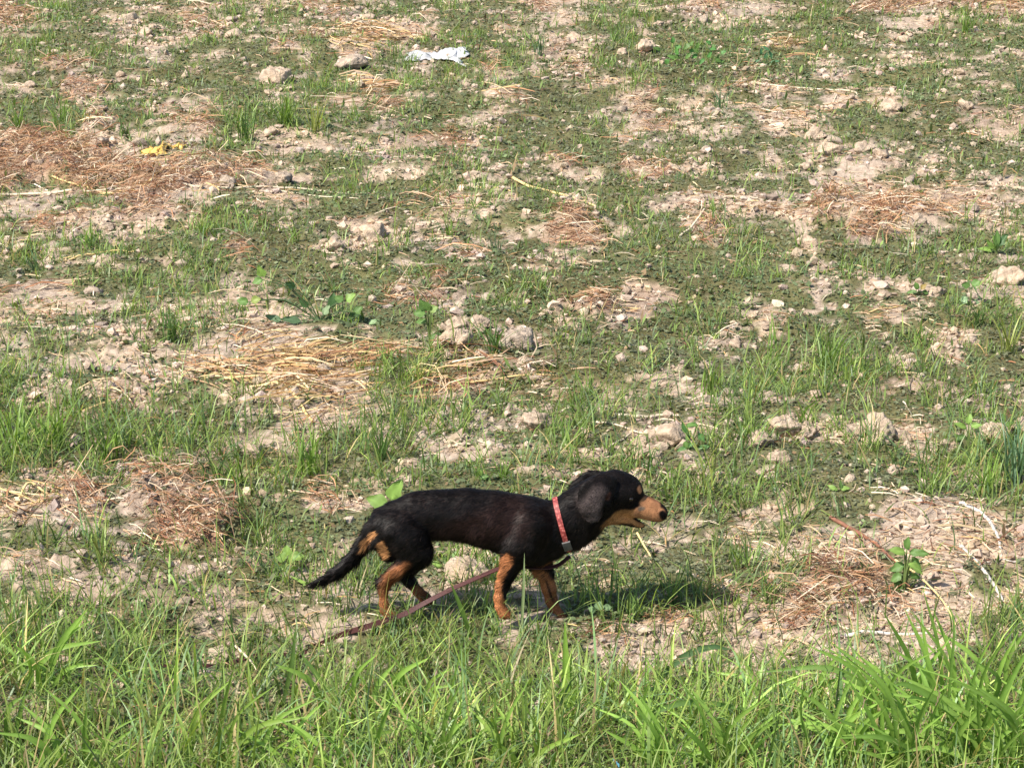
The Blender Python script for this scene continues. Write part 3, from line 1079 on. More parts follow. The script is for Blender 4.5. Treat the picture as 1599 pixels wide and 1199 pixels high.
def px_blade(pts, wpx, colour, name=None, parent=None, label=None, dY=0.0, Y0=None):
    """one long grass blade: pts are photograph points from root to tip; it leans dY metres towards the far side at its tip"""
    y0 = gpos(*pts[0])[1] if Y0 is None else Y0
    t = np.linspace(0, 1, len(pts))
    P = np.array([at(p[0], p[1], y0 + dY * s) for p, s in zip(pts, t)])
    P[0, 2] = min(P[0, 2], hz(P[0, 0], P[0, 1]))
    P = spline(P, 12)
    k = px_size(y0)
    T = np.gradient(P, axis=0)
    T /= np.linalg.norm(T, axis=1)[:, None]
    view = np.array([0.25, -cp, sp_ + .2])
    side = np.cross(T, view)
    side /= np.linalg.norm(side, axis=1)[:, None]
    nrm = np.cross(side, T)
    u = np.linspace(0, 1, 12)
    w = wpx * k * np.where(u < .4, .7 + .75 * u, 1 - ((u - .4) / .6) ** 2 * .95) * .5
    V = np.stack([P - side * w[:, None], P - nrm * (w * .35)[:, None], P + side * w[:, None]], 1).reshape(-1, 3)
    b = np.arange(11) * 3
    Q = np.concatenate([np.stack([b, b + 1, b + 4, b + 3], -1), np.stack([b + 1, b + 2, b + 5, b + 4], -1)])
    c = np.array(colour)
    C = np.repeat((c * (.85 + .3 * u[:, None])), 3, 0)
    C[1::3] *= 1.15
    loc = P[0].copy()
    if parent is not None:
        loc = np.array(parent.location)
    return place_mesh(name or 'grass_blade', V, Q, loc, M_GRASS, C, parent), tag


def broad_tuft(base, blist, label, colour=(.14, .24, .045)):
    x, y = gpos(*base)
    e = empty('grass_clump', (x, y, hz(x, y)), label, 'grass clump')
    for pts, w, dY in blist:
        c = np.array(colour) * random.uniform(.75, 1.25)
        px_blade(pts, w, c, 'blade', e, dY=dY, Y0=y)


broad_tuft((885, 1128), [([(884, 1128), (884, 1060), (882, 970)], 13, .03), ([(883, 1126), (876, 1090), (872, 1060)], 9, -.02), ([(888, 1126), (895, 1090), (900, 1075)], 7, 0),
                         ([(886, 1130), (889, 1080), (893, 1010)], 6, .04)],
           'bright upright broad bladed grass clump below the front paws', (.20, .32, .055))
broad_tuft((1500, 1225), [([(1500, 1225), (1460, 1130), (1392, 1065)], 12, .05), ([(1505, 1225), (1490, 1120), (1425, 1072), (1395, 1068)], 12, -.05),
                          ([(1510, 1225), (1525, 1100), (1500, 1030)], 9, .08), ([(1495, 1225), (1510, 1110), (1530, 1020)], 8, 0),
                          ([(1490, 1225), (1480, 1120), (1490, 985), (1480, 940)], 5, .1), ([(1500, 1225), (1545, 1110), (1560, 1060), (1520, 1030)], 9, -.08),
                          ([(1515, 1225), (1580, 1150), (1640, 1120)], 11, -.05), ([(1490, 1225), (1420, 1170), (1375, 1150), (1300, 1152)], 10, -.1),
                          ([(1500, 1225), (1450, 1080), (1435, 1040)], 9, .1), ([(1505, 1225), (1560, 1100), (1620, 985)], 10, .05)],
           'largest arching grass clump in the near right corner')
broad_tuft((1395, 1215), [([(1395, 1215), (1370, 1150), (1300, 1120)], 10, 0), ([(1400, 1215), (1405, 1120), (1390, 1060)], 9, .05), ([(1390, 1215), (1340, 1170), (1318, 1135)], 11, 0),
                          ([(1398, 1215), (1385, 1120), (1375, 1030)], 7, .05), ([(1402, 1215), (1430, 1130), (1455, 1090)], 8, .05)],
           'leaning grass clump left of the largest near right clump', (.12, .21, .045))
broad_tuft((1208, 1140), [([(1208, 1140), (1185, 1080), (1163, 1030)], 14, .04), ([(1210, 1142), (1190, 1110), (1150, 1080)], 6, 0)],
           'pair of straight broad blades leaning left in the near grass', (.19, .30, .06))
broad_tuft((1385, 1150), [([(1385, 1150), (1350, 1075), (1290, 1042), (1180, 1050)], 11, .05)],
           'single long blade arching left over the right soil', (.16, .27, .06))
broad_tuft((955, 1180), [([(955, 1180), (1000, 1125), (1070, 1096), (1150, 1104), (1200, 1118)], 9, .06)],
           'long low arching blade in the near centre grass', (.12, .21, .055))
broad_tuft((1005, 1075), [([(1005, 1075), (1060, 1030), (1110, 1010), (1140, 1014)], 11, .05)],
           'bluish broad blade bending right beside pale crumbs', (.10, .18, .075))
broad_tuft((900, 1195), [([(900, 1195), (840, 1192), (750, 1184)], 9, 0.02)], 'flat horizontal blade at the lower edge of the view', (.18, .28, .06))
broad_tuft((737, 992), [([(737, 992), (722, 955), (703, 908)], 8, -.02)], 'slanting bright blade crossing in front of the leash', (.17, .27, .06))
broad_tuft((814, 986), [([(814, 986), (817, 930), (819, 862)], 5, 0.0)], 'thin pale seed stalk between the front legs and belly', (.28, .34, .16))
broad_tuft((520, 935), [([(520, 935), (490, 918), (452, 898)], 8, .03)], 'flat bright blade lying by the tail tip', (.20, .30, .07))
broad_tuft((262, 1190), [([(262, 1190), (225, 1110), (205, 1050)], 6, .02), ([(262, 1190), (240, 1120), (228, 1060)], 5, .02)],
           'yellow green stalk leaning left in the near left grass', (.24, .28, .08))
broad_tuft((10, 1180), [([(10, 1180), (12, 1110), (38, 1085)], 8, .02), ([(12, 1180), (30, 1120), (40, 1080)], 7, .02)],
           'broad blades at the near left edge', (.16, .26, .05))
broad_tuft((590, 1188), [([(590, 1188), (585, 1150), (581, 1125)], 9, .02), ([(590, 1190), (620, 1160), (640, 1145)], 7, .02), ([(588, 1190), (560, 1170), (540, 1165)], 6, 0)],
           'low broad clump at the bottom left of centre', (.14, .23, .045))
broad_tuft((440, 1095), [([(535, 1100), (500, 1060), (470, 1020)], 9, .02), ([(440, 1095), (455, 1040), (462, 975)], 8, .05)],
           'dark crossing blades left below the dragged leash', (.10, .17, .04))


def near_clump(px, py, n, hpx, label, lean=0.0, colour=(.20, .32, .062), w=(4, 10)):
    bl = []
    for i in range(int(n * 1.5)):
        a = lean + random.gauss(0, .48)
        h = hpx * random.uniform(.6, 1.3)
        bx = px + random.gauss(0, 38)
        x1, y1 = bx + math.sin(a) * h * .5, py - math.cos(a) * h * .55
        a2 = a + math.copysign(random.uniform(.15, .75), a + random.gauss(0, .15))
        x2, y2 = x1 + math.sin(a2) * h * .5, y1 - math.cos(a2) * h * .45
        bl.append(([(bx, py), (x1, y1), (x2, y2)], random.uniform(*w), random.uniform(-.08, .1)))
    broad_tuft((px, py), bl, label, colour)


for a in [
    (1335, 1215, 12, 170, 'dense green clump filling the lower right grass left of the leaning clump'), (1450, 1230, 14, 210, 'dense tall clump between the two right hand clumps'),
    (1575, 1235, 16, 230, 'dense tall clump in the very right bottom corner', -.25), (1130, 1225, 10, 140, 'low clump in the near grass right of centre'),
    (1010, 1225, 9, 130, 'low clump in the near grass just right of the bright blades'), (700, 1225, 10, 140, 'low clump in the near grass below the belly'),
    (330, 1225, 10, 150, 'low bright clump in the near left grass', .1, (.19, .28, .055)), (140, 1225, 9, 150, 'low clump in the near grass at the far left'),
    (490, 1230, 9, 140, 'low clump in the near grass below the tail', -.1), (820, 1230, 9, 120, 'low bright clump at the bottom centre', .1, (.19, .28, .055)),
    (60, 1090, 8, 130, 'upright clump in the left grass by the edge', .1), (1250, 1120, 7, 110, 'small clump below the long arching blade', .2),
    (1420, 1160, 9, 170, 'arching clump above the pale slanting dry stalk', -.2), (1540, 1150, 9, 190, 'slim arching clump behind the bottom right corner clump', -.15), (600, 1120, 7, 110, 'small bright clump below the hind legs', .1),
]:
    near_clump(*a)


# ------------------------------------------------------------------ broad leaved weeds
def leaf(c, direction, normal, L, Wd, colour, parent, fold=.25, droop=.2, sharp=1.0):
    d = np.asarray(direction, float)
    d /= np.linalg.norm(d)
    n = np.asarray(normal, float)
    n -= d * n.dot(d)
    n /= np.linalg.norm(n)
    s = np.cross(d, n)
    nu, nv = 9, 5
    ph, bend = random.uniform(0, 6), random.uniform(-.25, .25)
    V = []
    for i in range(nu):
        u = i / (nu - 1)
        w = Wd * .5 * (math.sin(math.pi * u ** (.75 * sharp)) ** .8 if 0 < i < nu - 1 else .02)
        for j in range(nv):
            v = j / (nv - 1) * 2 - 1
            V.append(np.asarray(c) + d * L * u + s * (w * v * (1 + .12 * math.sin(11 * u + ph)) + bend * L * u * u) + n * (abs(v) * w * fold - droop * L * u * u + .05 * L * math.sin(8 * u + 4 * v + ph)))
    V = np.array(V)
    Q = np.array([[i * nv + j, i * nv + j + 1, (i + 1) * nv + j + 1, (i + 1) * nv + j] for i in range(nu - 1) for j in range(nv - 1)])
    col = np.array(colour) * random.uniform(.85, 1.15)
    C = np.tile(col, (len(V), 1))
    C[nv // 2::nv] *= 1.25
    return place_mesh('leaf', V, Q, parent.location, M_LEAF, C, parent)


LIGHT, MID, DEEP = (.19, .30, .070), (.105, .19, .05), (.05, .105, .036)


def weed(base, leaves, label, stem_r=.0018, stem_col=(.16, .22, .07), size=.74):
    """leaves: (px, py of the leaf root, length px, width px, angle in the picture deg, colour[, dY])"""
    x, y = gpos(*base)
    z = hz(x, y)
    e = empty('broadleaf_weed', (x, y, z), label, 'weed')
    k = px_size(y)
    parts = []
    for lf in leaves:
        px, py, L, Wd, ang, colr = lf[:6]
        dY = lf[6] if len(lf) > 6 else random.uniform(-.015, .015)
        r = at(px, py, y + dY)
        r[2] = max(r[2], hz(r[0], r[1]) + .006)
        a = math.radians(ang)
        d = np.array([math.cos(a), random.uniform(-.35, .2), math.sin(a)])
        nn = np.array([random.uniform(-.5, .1), -.75, random.uniform(.4, .9)])
        leaf(r, d, nn, L * k * size * random.uniform(.75, 1.15), Wd * k * size * random.uniform(.75, 1.1), colr, e, random.uniform(.15, .4), random.uniform(.05, .25))
        mid = (np.array([x, y, z]) * .5 + r * .5) + np.array([0, 0, .15 * np.linalg.norm(r - np.array([x, y, z]))])
        P = spline([np.array([x, y, z - .006]), mid, r + d * .003], 7)
        V, Q = tube(P, np.linspace(stem_r, stem_r * .6, 7), 6)
        parts.append((V, Q, np.tile(np.array(stem_col), (len(V), 1))))
    V, Q, C = join(parts)
    place_mesh('stem', V, Q, e.location, M_LEAF, C, e)
    return e


weed((612, 812), [(612, 780, 32, 24, 80, LIGHT), (606, 788, 34, 26, 165, LIGHT), (611, 795, 20, 14, 20, MID)], 'sprout with two bright leaves behind the rump of the dog', size=1.05)
weed((452, 900), [(450, 868, 26, 20, 95, LIGHT), (448, 872, 26, 20, 160, LIGHT), (452, 872, 26, 20, 25, LIGHT), (448, 885, 22, 17, 200, LIGHT), (454, 885, 24, 16, -40, LIGHT), (451, 878, 20, 14, 60, LIGHT)],
     'small light green sprout left of the tail tip', size=.85)
weed((1412, 912), [(1414, 862, 28, 17, 170, LIGHT), (1416, 858, 24, 16, 90, MID), (1420, 862, 30, 14, 5, MID), (1424, 868, 34, 13, -50, MID), (1412, 880, 28, 16, -150, MID), (1408, 898, 26, 20, 200, MID),
                   (1418, 880, 30, 16, -20, LIGHT), (1420, 895, 30, 14, -35, MID), (1405, 905, 22, 20, -100, MID)], 'sturdy leafy weed by the thick reddish stalk on the straw', .003, size=.9)
weed((1062, 100), [(1060 + 10 * math.cos(i * 1.7) * (1 + i % 3), 92 - (i % 5) * 6, 17, 11, 40 + i * 47, [MID, (.10, .24, .06)][i % 2]) for i in range(12)], 'left bushy dark green weed in the far grass')
weed((1112, 104), [(1112 + 9 * math.cos(i * 1.9) * (1 + i % 3), 98 - (i % 5) * 7, 17, 11, 20 + i * 53, [MID, (.09, .23, .06)][i % 2]) for i in range(12)], 'right bushy dark green weed in the far grass')
weed((1195, 104), [(1195 + 8 * math.cos(i * 1.9), 98 - (i % 4) * 6, 18, 7, 20 + i * 40, (.07, .17, .08)) for i in range(8)], 'bluish narrow leaved weed right of the two bushy far weeds')
weed((1556, 408), [(1552, 392, 36, 13, 165, LIGHT), (1552, 388, 34, 12, 140, LIGHT), (1555, 385, 36, 15, 80, MID), (1558, 385, 34, 18, 60, DEEP), (1552, 395, 28, 11, 195, MID), (1555, 390, 30, 9, 110, LIGHT)],
     'yellow green weed with strap leaves at the upper right')
weed((500, 512), [(412, 432, 26, 20, 110, LIGHT), (410, 436, 24, 18, 200, MID), (388, 472, 24, 24, 170, MID), (392, 470, 24, 22, 20, (.22, .27, .07)), (540, 470, 26, 22, 30, LIGHT), (536, 470, 24, 22, 150, MID),
                  (440, 500, 40, 16, 175, (.10, .17, .085)), (470, 505, 40, 18, 160, (.10, .17, .085)), (505, 492, 26, 18, 60, (.22, .30, .16)), (540, 500, 34, 22, 20, DEEP), (520, 480, 30, 22, 100, DEEP),
                  (460, 450, 22, 14, 130, DEEP), (480, 480, 26, 16, 120, DEEP), (575, 508, 34, 14, 10, (.20, .30, .14)), (555, 490, 28, 20, 60, MID), (500, 510, 28, 16, 220, DEEP)],
     'sprawling weed with big leaves on a creeping stem above the yellow straw', .0024, (.08, .13, .05))
weed((672, 545), [(668, 486, 30, 22, 110, MID), (664, 490, 30, 22, 165, MID), (672, 486, 24, 22, 40, (.20, .28, .09)), (666, 500, 22, 16, 200, MID), (680, 520, 54, 9, -20, (.10, .17, .07)), (672, 530, 20, 14, 60, MID)],
     'thick stemmed weed beside the two tall blocky clods', .0035)
weed((1512, 712), [(1510, 668, 28, 16, 160, LIGHT), (1512, 662, 26, 14, 90, LIGHT), (1516, 666, 28, 15, 20, LIGHT), (1508, 680, 24, 14, 200, MID), (1520, 690, 30, 18, -10, (.34, .38, .12)), (1516, 700, 26, 20, -30, (.34, .38, .12)), (1500, 690, 20, 14, 130, MID)],
     'light green leafy weed standing over the right clods')
weed((1566, 690), [(1564, 664, 26, 10, 165, MID), (1566, 662, 22, 10, 80, MID), (1568, 664, 24, 10, 15, MID)], 'small rosette weed on top of the pale right edge clod')
weed((935, 962), [(934, 952, 22, 20, 80, (.18, .27, .13)), (930, 954, 18, 16, 160, (.18, .27, .13)), (942, 950, 20, 16, 10, (.18, .27, .13))], 'round leaved seedling right of the front paws')
weed((706, 880), [(708, 872, 20, 14, 60, (.20, .32, .12)), (690, 884, 26, 15, 165, LIGHT), (700, 878, 18, 12, 120, MID)], 'seedling under the belly of the dog by the pale rock')
weed((1078, 712), [(1078 + 12 * math.cos(i * 2.1), 700 - (i % 4) * 12, 26, 13, 15 + i * 49, [(.09, .20, .06), MID][i % 2]) for i in range(9)], 'dark leafy weed by the wide pale clod and tall stem')
weed((748, 766), [(748, 752, 20, 14, 100, LIGHT), (750, 754, 18, 12, 30, MID)], 'tiny seedling peeping over the middle of the back')
weed((1310, 778), [(1308, 768, 24, 14, 160, LIGHT), (1312, 764, 24, 14, 20, LIGHT), (1312, 770, 18, 10, 80, MID)], 'small two leaved seedling at the edge of the round mat')
weed((1436, 462), [(1434, 452, 20, 14, 120, MID), (1438, 452, 20, 14, 50, (.30, .22, .07)), (1432, 456, 20, 13, 190, MID), (1440, 456, 18, 12, -10, MID)], 'low reddish green seedling on the right soil strip')
weed((1516, 474), [(1514, 448, 24, 18, 150, MID), (1518, 446, 24, 18, 40, MID), (1512, 466, 22, 18, 200, (.20, .30, .16)), (1518, 470, 24, 18, -20, (.20, .30, .16))], 'broad leaved seedling below the big rough clod')


# ------------------------------------------------------------------ stalks and sticks lying on the field
M_STICK_PALE = plain('pale_dry_stalk', (.56, .47, .34), .7, .2, .3, .25, 90)
M_STICK_YEL = plain('yellow_dry_stalk', (.60, .44, .20), .6, .3, .2, .2, 60)
M_STICK_RED = plain('reddish_stalk', (.19, .085, .052), .6, .3, .3, .3, 60)
M_STICK_GREY = plain('grey_dry_stick', (.44, .40, .36), .8, .2, .4, .25, 80)


def stick(name, pts, rpx, m, label, lift=None, twigs=(), cat='stalk', sides=8, n=26):
    def run(pts, rpx, lift, n):
        P = []
        for i, (px, py) in enumerate(pts):
            x, y = gpos(px, py)
            l = 0 if lift is None else lift[i]
            if l:
                y = gpos(px, py + l * .55)[1]
                p = at(px, py, y)
            else:
                p = np.array([x, y, 0.])
                p[2] = hz(x, y) + rpx * px_size(y)
            P.append(p)
        P = spline(P, n)
        k = px_size(P[:, 1])
        r = rpx * k * np.linspace(1.0, .6, n)
        g = height(P[:, 0], P[:, 1])
        if lift is None:
            P[:, 2] = np.maximum(np.convolve(np.pad(g, 3, mode='edge'), np.ones(7) / 7, 'valid') + r, g - r * .3)
        else:
            P[:, 2] = np.maximum(P[:, 2], g + r * .5)
        P += rng.normal(0, .12, P.shape) * r[:, None]
        return tube(P, r, sides)
    V, Q = run(pts, rpx, lift, n)
    vs, qs, o = [V], [Q], len(V)
    for tp, tr in twigs:
        v, q = run(tp, tr, None, 10)
        vs.append(v)
        qs.append(q + o)
        o += len(v)
    V, Q = np.concatenate(vs), np.concatenate(qs)
    return tag(place_mesh(name, V, Q, V[:sides].mean(0), m), label, cat)


stick('dry_stalk', [(0, 298), (110, 298), (250, 296), (340, 300), (460, 296), (545, 299)], 2.2, M_STICK_PALE, 'longest pale stalk lying across the foot of the red brown heap')
stick('dry_stalk', [(82, 276), (130, 292), (190, 302), (250, 304)], 1.8, M_STICK_YEL, 'stalk slanting down out of the red brown heap')
stick('dry_stalk', [(150, 300), (210, 296), (255, 284), (292, 276)], 1.8, M_STICK_YEL, 'stalk rising to the right across the red brown heap')
stick('dry_stalk', [(104, 232), (130, 250), (150, 270)], 1.8, M_STICK_PALE, 'short pale stalk on top of the red brown heap', [24, 14, 4])
stick('dry_stalk', [(390, 312), (450, 310), (560, 322)], 1.5, M_STICK_PALE, 'thin pale stalk lying beside the crumbly soil below the grey stone')
stick('yellow_stalk', [(796, 283), (850, 306), (900, 322), (947, 335)], 2.4, M_STICK_YEL, 'straight yellow stalk lying diagonally on the upper middle mat')
stick('dry_stalk', [(740, 300), (770, 304), (800, 314)], 1.5, M_STICK_YEL, 'short stalk running from the pinkish clod')
stick('dry_stalk', [(1180, 137), (1240, 140), (1325, 143), (1342, 151)], 1.9, M_STICK_PALE, 'long pale stalk with a branching tip on the far right mat', None,
      [([(1342, 151), (1320, 158), (1285, 161)], 1.4), ([(1310, 142), (1305, 153), (1300, 160)], 1.2)])
stick('dry_stalk', [(1060, 375), (1078, 356), (1092, 338), (1100, 326)], 2.0, M_STICK_PALE, 'slanting pale stalk standing over the middle mat', [0, 18, 34, 44])
stick('dry_stalk', [(1425, 10), (1480, 5), (1560, 4), (1599, 2)], 1.6, M_STICK_PALE, 'pale stalk on the red straw at the top right corner')
stick('dry_stalk', [(1400, 22), (1440, 10), (1475, 7), (1492, 15)], 1.5, M_STICK_YEL, 'bent thin stalk arching below the top right straw', [0, 6, 6, 0])
stick('dry_stalk', [(1310, 56), (1340, 62), (1368, 71)], 1.4, M_STICK_PALE, 'thin pale stalk ending at a far soil strip')
stick('reddish_twig', [(1394, 66), (1410, 55), (1416, 48)], 1.5, M_STICK_RED, 'short reddish twig beside the white topped clod', [0, 6, 10], cat='twig')
stick('folded_stalk', [(18, 812), (24, 790), (44, 754), (70, 768), (108, 794)], 2.6, M_STICK_YEL, 'folded pale stalk with a sharp bend at the left', [0, 18, 46, 26, 4])
stick('dry_stalk', [(0, 804), (50, 796), (105, 788)], 1.8, M_STICK_YEL, 'yellowish stalk lying under the folded stalk')
stick('dry_stalk', [(275, 815), (295, 832), (320, 852)], 1.7, M_STICK_PALE, 'short stalk slanting on the red brown weed heap', [10, 8, 0])
stick('white_stick', [(960, 661), (1000, 660), (1030, 655), (1062, 656)], 3.0, M_STICK_PALE, 'whitish dry stick above the wide pale clod', cat='stick')
stick('dry_stalk', [(925, 674), (970, 681), (1015, 691)], 2.0, M_STICK_PALE, 'pale stalk crossing behind the ears of the dog')
stick('dry_stalk', [(952, 708), (972, 698), (990, 684)], 1.8, M_STICK_PALE, 'short slanting stalk left of the wide pale clod')
stick('dry_stalk', [(705, 706), (740, 705), (770, 707)], 2.2, M_STICK_PALE, 'flat pale stalk on the soil above the back of the dog')
stick('dry_stalk', [(440, 605), (452, 626), (470, 645), (488, 664)], 3.0, M_STICK_YEL, 'flattened yellow stalk sticking out below the yellow straw')
stick('dry_stalk', [(405, 572), (450, 560), (520, 565), (605, 572)], 2.2, M_STICK_YEL, 'long yellow stalk lying across the top of the yellow straw')
stick('dry_stalk', [(440, 548), (510, 545), (560, 548), (608, 556)], 1.9, M_STICK_YEL, 'uppermost thin stalk of the yellow straw patch')
stick('dry_stalk', [(640, 614), (720, 600), (800, 592), (870, 590)], 2.2, M_STICK_YEL, 'long yellow stalk lying in the right hand straw patch')
stick('thick_stalk', [(1296, 812), (1330, 826), (1368, 850), (1400, 878)], 3.6, M_STICK_RED, 'thick reddish stalk leaning across the straw to the leafy weed', [0, 4, 6, 2])
stick('bent_stalk', [(1398, 874), (1430, 895), (1466, 930), (1488, 965), (1500, 1000)], 1.8, M_STICK_YEL, 'thin yellow stem trailing from the leafy weed to the near clump', [6, 14, 18, 12, 4])
stick('grey_stick', [(1498, 800), (1535, 818), (1556, 845), (1564, 870)], 3.6, M_STICK_GREY, 'grey curved stick with a forked end on the right straw', None,
      [([(1564, 870), (1550, 876), (1538, 875)], 1.6), ([(1564, 870), (1580, 874), (1592, 874)], 1.8), ([(1562, 862), (1558, 870), (1558, 878)], 1.4)], cat='stick')
stick('grey_stick', [(1500, 860), (1530, 885), (1556, 910), (1570, 925)], 3.6, M_STICK_GREY, 'straight grey stick below the forked one at the right edge', cat='stick')
stick('dry_stalk', [(1268, 906), (1290, 918), (1312, 928)], 2.0, M_STICK_PALE, 'short pale stalk on the reddish straw under the leafy weed')
stick('dry_stalk', [(1512, 912), (1535, 930), (1552, 942)], 2.2, M_STICK_PALE, 'pale stalk lying below the grey sticks')
stick('dry_stalk', [(1292, 955), (1320, 965), (1345, 975)], 2.4, M_STICK_PALE, 'pale curved stalk on crumbly soil above the grey twig')
stick('grey_stick', [(1320, 990), (1370, 990), (1410, 994), (1450, 996)], 3.6, M_STICK_GREY, 'grey twig lying level above the near right grass', cat='stick')
stick('dry_stalk', [(1292, 1082), (1325, 1104), (1360, 1125), (1384, 1140)], 3.0, M_STICK_PALE, 'white dry stalk slanting in the near right grass', [26, 26, 22, 18])
stick('dry_stalk', [(1150, 505), (1132, 512), (1118, 516)], 1.6, M_STICK_PALE, 'short pale stalk above two clods in the mat', [8, 4, 0])
stick('dry_stalk', [(1355, 484), (1385, 478), (1412, 476)], 1.5, M_STICK_YEL, 'thin yellowish stalk on the mat left of the two bladed tuft')
stick('dry_stalk', [(995, 832), (1005, 850), (1016, 868)], 1.9, M_STICK_YEL, 'thin yellow straw hanging below the jaw of the dog', [30, 18, 4])
stick('dry_stalk', [(368, 1008), (392, 1032), (404, 1050)], 2.0, M_STICK_PALE, 'white dry stalk bit slanting in the near left grass', [22, 22, 18])
stick('dry_stalk', [(95, 409), (150, 396), (185, 391), (210, 396)], 1.8, M_STICK_YEL, 'bent yellowish stalk in the left grassy strip', [4, 10, 10, 4])


# ------------------------------------------------------------------ litter
M_PLASTIC = plain('white_plastic', (.46, .455, .45), .35, .5, 0, .06, 20)
M_YEL = plain('yellow_wrapper', (.60, .38, .09), .4, .5, 0, .15, 30)
M_BLUE = plain('blue_plastic', (.16, .42, .62), .4, .5, 0, .1, 30)


def scrap(name, px, py, wpx, dpx, m, label, cat, seed, hgt=.5):
    """crumpled sheet with folds; wpx wide, dpx tall in the picture, thin but closed"""
    x, y = gpos(px, py)
    k = px_size(y)
    nx, ny = 26, 14
    w = wpx * k
    dp = dpx * k / math.sin(math.atan2(CAM_H, y))
    u, v = np.meshgrid(np.linspace(-1, 1, nx), np.linspace(-1, 1, ny), indexing='xy')
    edge = 1 + .5 * fbm(u * 2.4 + seed, v * 2.4, 3, seed)
    dp = dp * np.clip(.62 + .45 * u + .5 * fbm(u * 3, v * .1 + seed, 2, seed + 4), .22, 1.2)
    X = u * w / 2 * edge + .04 * w * fbm(u * 4, v * 4 + 3, 2, seed + 1)
    Yy = v * dp / 2 * edge * .8 + .35 * dp * fbm(u * 1.5 + 9, v * .2, 2, seed + 3)
    Z = hgt * dpx * k * (np.abs(fbm(u * 2.4 + seed, v * 1.8, 3, seed + 2)) * 1.3 + .25) * np.clip(1.15 - (u * u + v * v) * .5, .1, 1)
    g = height((X + x).ravel(), (Yy + y).ravel()).reshape(X.shape)
    top = np.stack([X + x, Yy + y, Z + g + .004], -1).reshape(-1, 3)
    bot = top - np.array([0, 0, .0022])
    i, j = np.meshgrid(np.arange(ny - 1), np.arange(nx - 1), indexing='ij')
    a = (i * nx + j).ravel()
    Qt = np.stack([a, a + 1, a + nx + 1, a + nx], -1)
    nb = nx * ny
    Qb = Qt[:, ::-1] + nb
    rim = list(range(nx)) + [r * nx + nx - 1 for r in range(1, ny)] + [(ny - 1) * nx + c for c in range(nx - 2, -1, -1)] + [r * nx for r in range(ny - 2, 0, -1)]
    Qs = np.array([[rim[q], rim[(q + 1) % len(rim)], rim[(q + 1) % len(rim)] + nb, rim[q] + nb] for q in range(len(rim))])
    ob = place_mesh(name, np.concatenate([top, bot]), np.concatenate([Qt, Qb, Qs[:, ::-1]]), (x, y, hz(x, y)), m)
    return tag(ob, label, cat)


scrap('plastic_scrap', 682, 96, 80, 18, M_PLASTIC, 'crumpled white plastic scrap in the far grass', 'plastic scrap', 3, .38)
scrap('yellow_wrapper', 242, 243, 40, 18, M_YEL, 'torn yellow wrapper, larger piece on the grey rubble', 'wrapper', 8, .7)
scrap('yellow_wrapper', 278, 239, 20, 12, M_YEL, 'smaller yellow wrapper piece right of the larger one', 'wrapper', 12, .6)
px_b = [([(889, 1148), (884, 1146), (876, 1140)], 'blue plastic shred in the near centre grass'), ([(968, 1196), (962, 1190), (958, 1184)], 'blue plastic shred at the lower edge of the grass'),
        ]
for pts, lb in px_b:
    y0 = gpos(pts[0][0], pts[0][1] + 26)[1]
    P = spline([at(p[0], p[1], y0) for p in pts], 8)
    V, Q = tube(P, np.linspace(.004, .0025, 8), 6)
    V = P.repeat(6, 0) + (V - P.repeat(6, 0)) * np.array([1, .35, .8])
    tag(place_mesh('plastic_shred', V, Q, P[0], M_BLUE), lb, 'plastic shred')
#@@DOG@@


# ------------------------------------------------------------------ the dog: one implicit surface, meshed once
DOG_O = np.array([at(770, 966, DOG_Y)[0], DOG_Y, 0.0])
PXM = px_size(DOG_Y)            # metres per photograph pixel at the dog
VOX = .0034
BX = (-.52, .50, -.125, .125, -.04, .45)
gx, gy, gz = (np.arange(BX[i], BX[i + 1], VOX) for i in (0, 2, 4))
SDF = np.full((len(gx), len(gy), len(gz)), .2, dtype=np.float32)


def dp(px, py, dy=0.0):
    return at(px, py, DOG_Y + dy) - DOG_O


def seg_sdf(a, b, ra, rb, ky, X, Y, Z):
    A = np.array([a[0], a[1] / ky, a[2]])
    ba = np.array([b[0], b[1] / ky, b[2]]) - A
    qx, qy, qz = X - A[0], Y / ky - A[1], Z - A[2]
    L2 = max(ba.dot(ba), 1e-9)
    h = np.clip((qx * ba[0] + qy * ba[1] + qz * ba[2]) / L2, 0, 1)
    return np.sqrt((qx - ba[0] * h) ** 2 + (qy - ba[1] * h) ** 2 + (qz - ba[2] * h) ** 2) - (ra + (rb - ra) * h)


def add_seg(a, b, ra, rb, ky=1.0, k=.012, cut=False):
    rm = max(ra, rb) + .035
    sl = []
    for g, i in ((gx, 0), (gy, 1), (gz, 2)):
        lo, hi = min(a[i], b[i]) - rm, max(a[i], b[i]) + rm
        s0, s1 = np.searchsorted(g, lo), np.searchsorted(g, hi)
        sl.append(slice(max(s0 - 1, 0), min(s1 + 1, len(g))))
    X, Y, Z = gx[sl[0]][:, None, None], gy[sl[1]][None, :, None], gz[sl[2]][None, None, :]
    d = seg_sdf(a, b, ra, rb, ky, X, Y, Z)
    old = SDF[tuple(sl)]
    if cut:
        SDF[tuple(sl)] = np.maximum(old, -d)
        return
    h = np.clip(.5 + .5 * (old - d) / k, 0, 1)
    SDF[tuple(sl)] = old * (1 - h) + d * h - k * h * (1 - h)


def chain(pts, ky=1.0, k=.012, cut=False):
    """pts: (px, py, radius px, dy)"""
    q = [(dp(p[0], p[1], p[3] if len(p) > 3 else 0), p[2] * PXM) for p in pts]
    for (a, ra), (b, rb) in zip(q[:-1], q[1:]):
        add_seg(a, b, ra, rb, ky, k, cut)


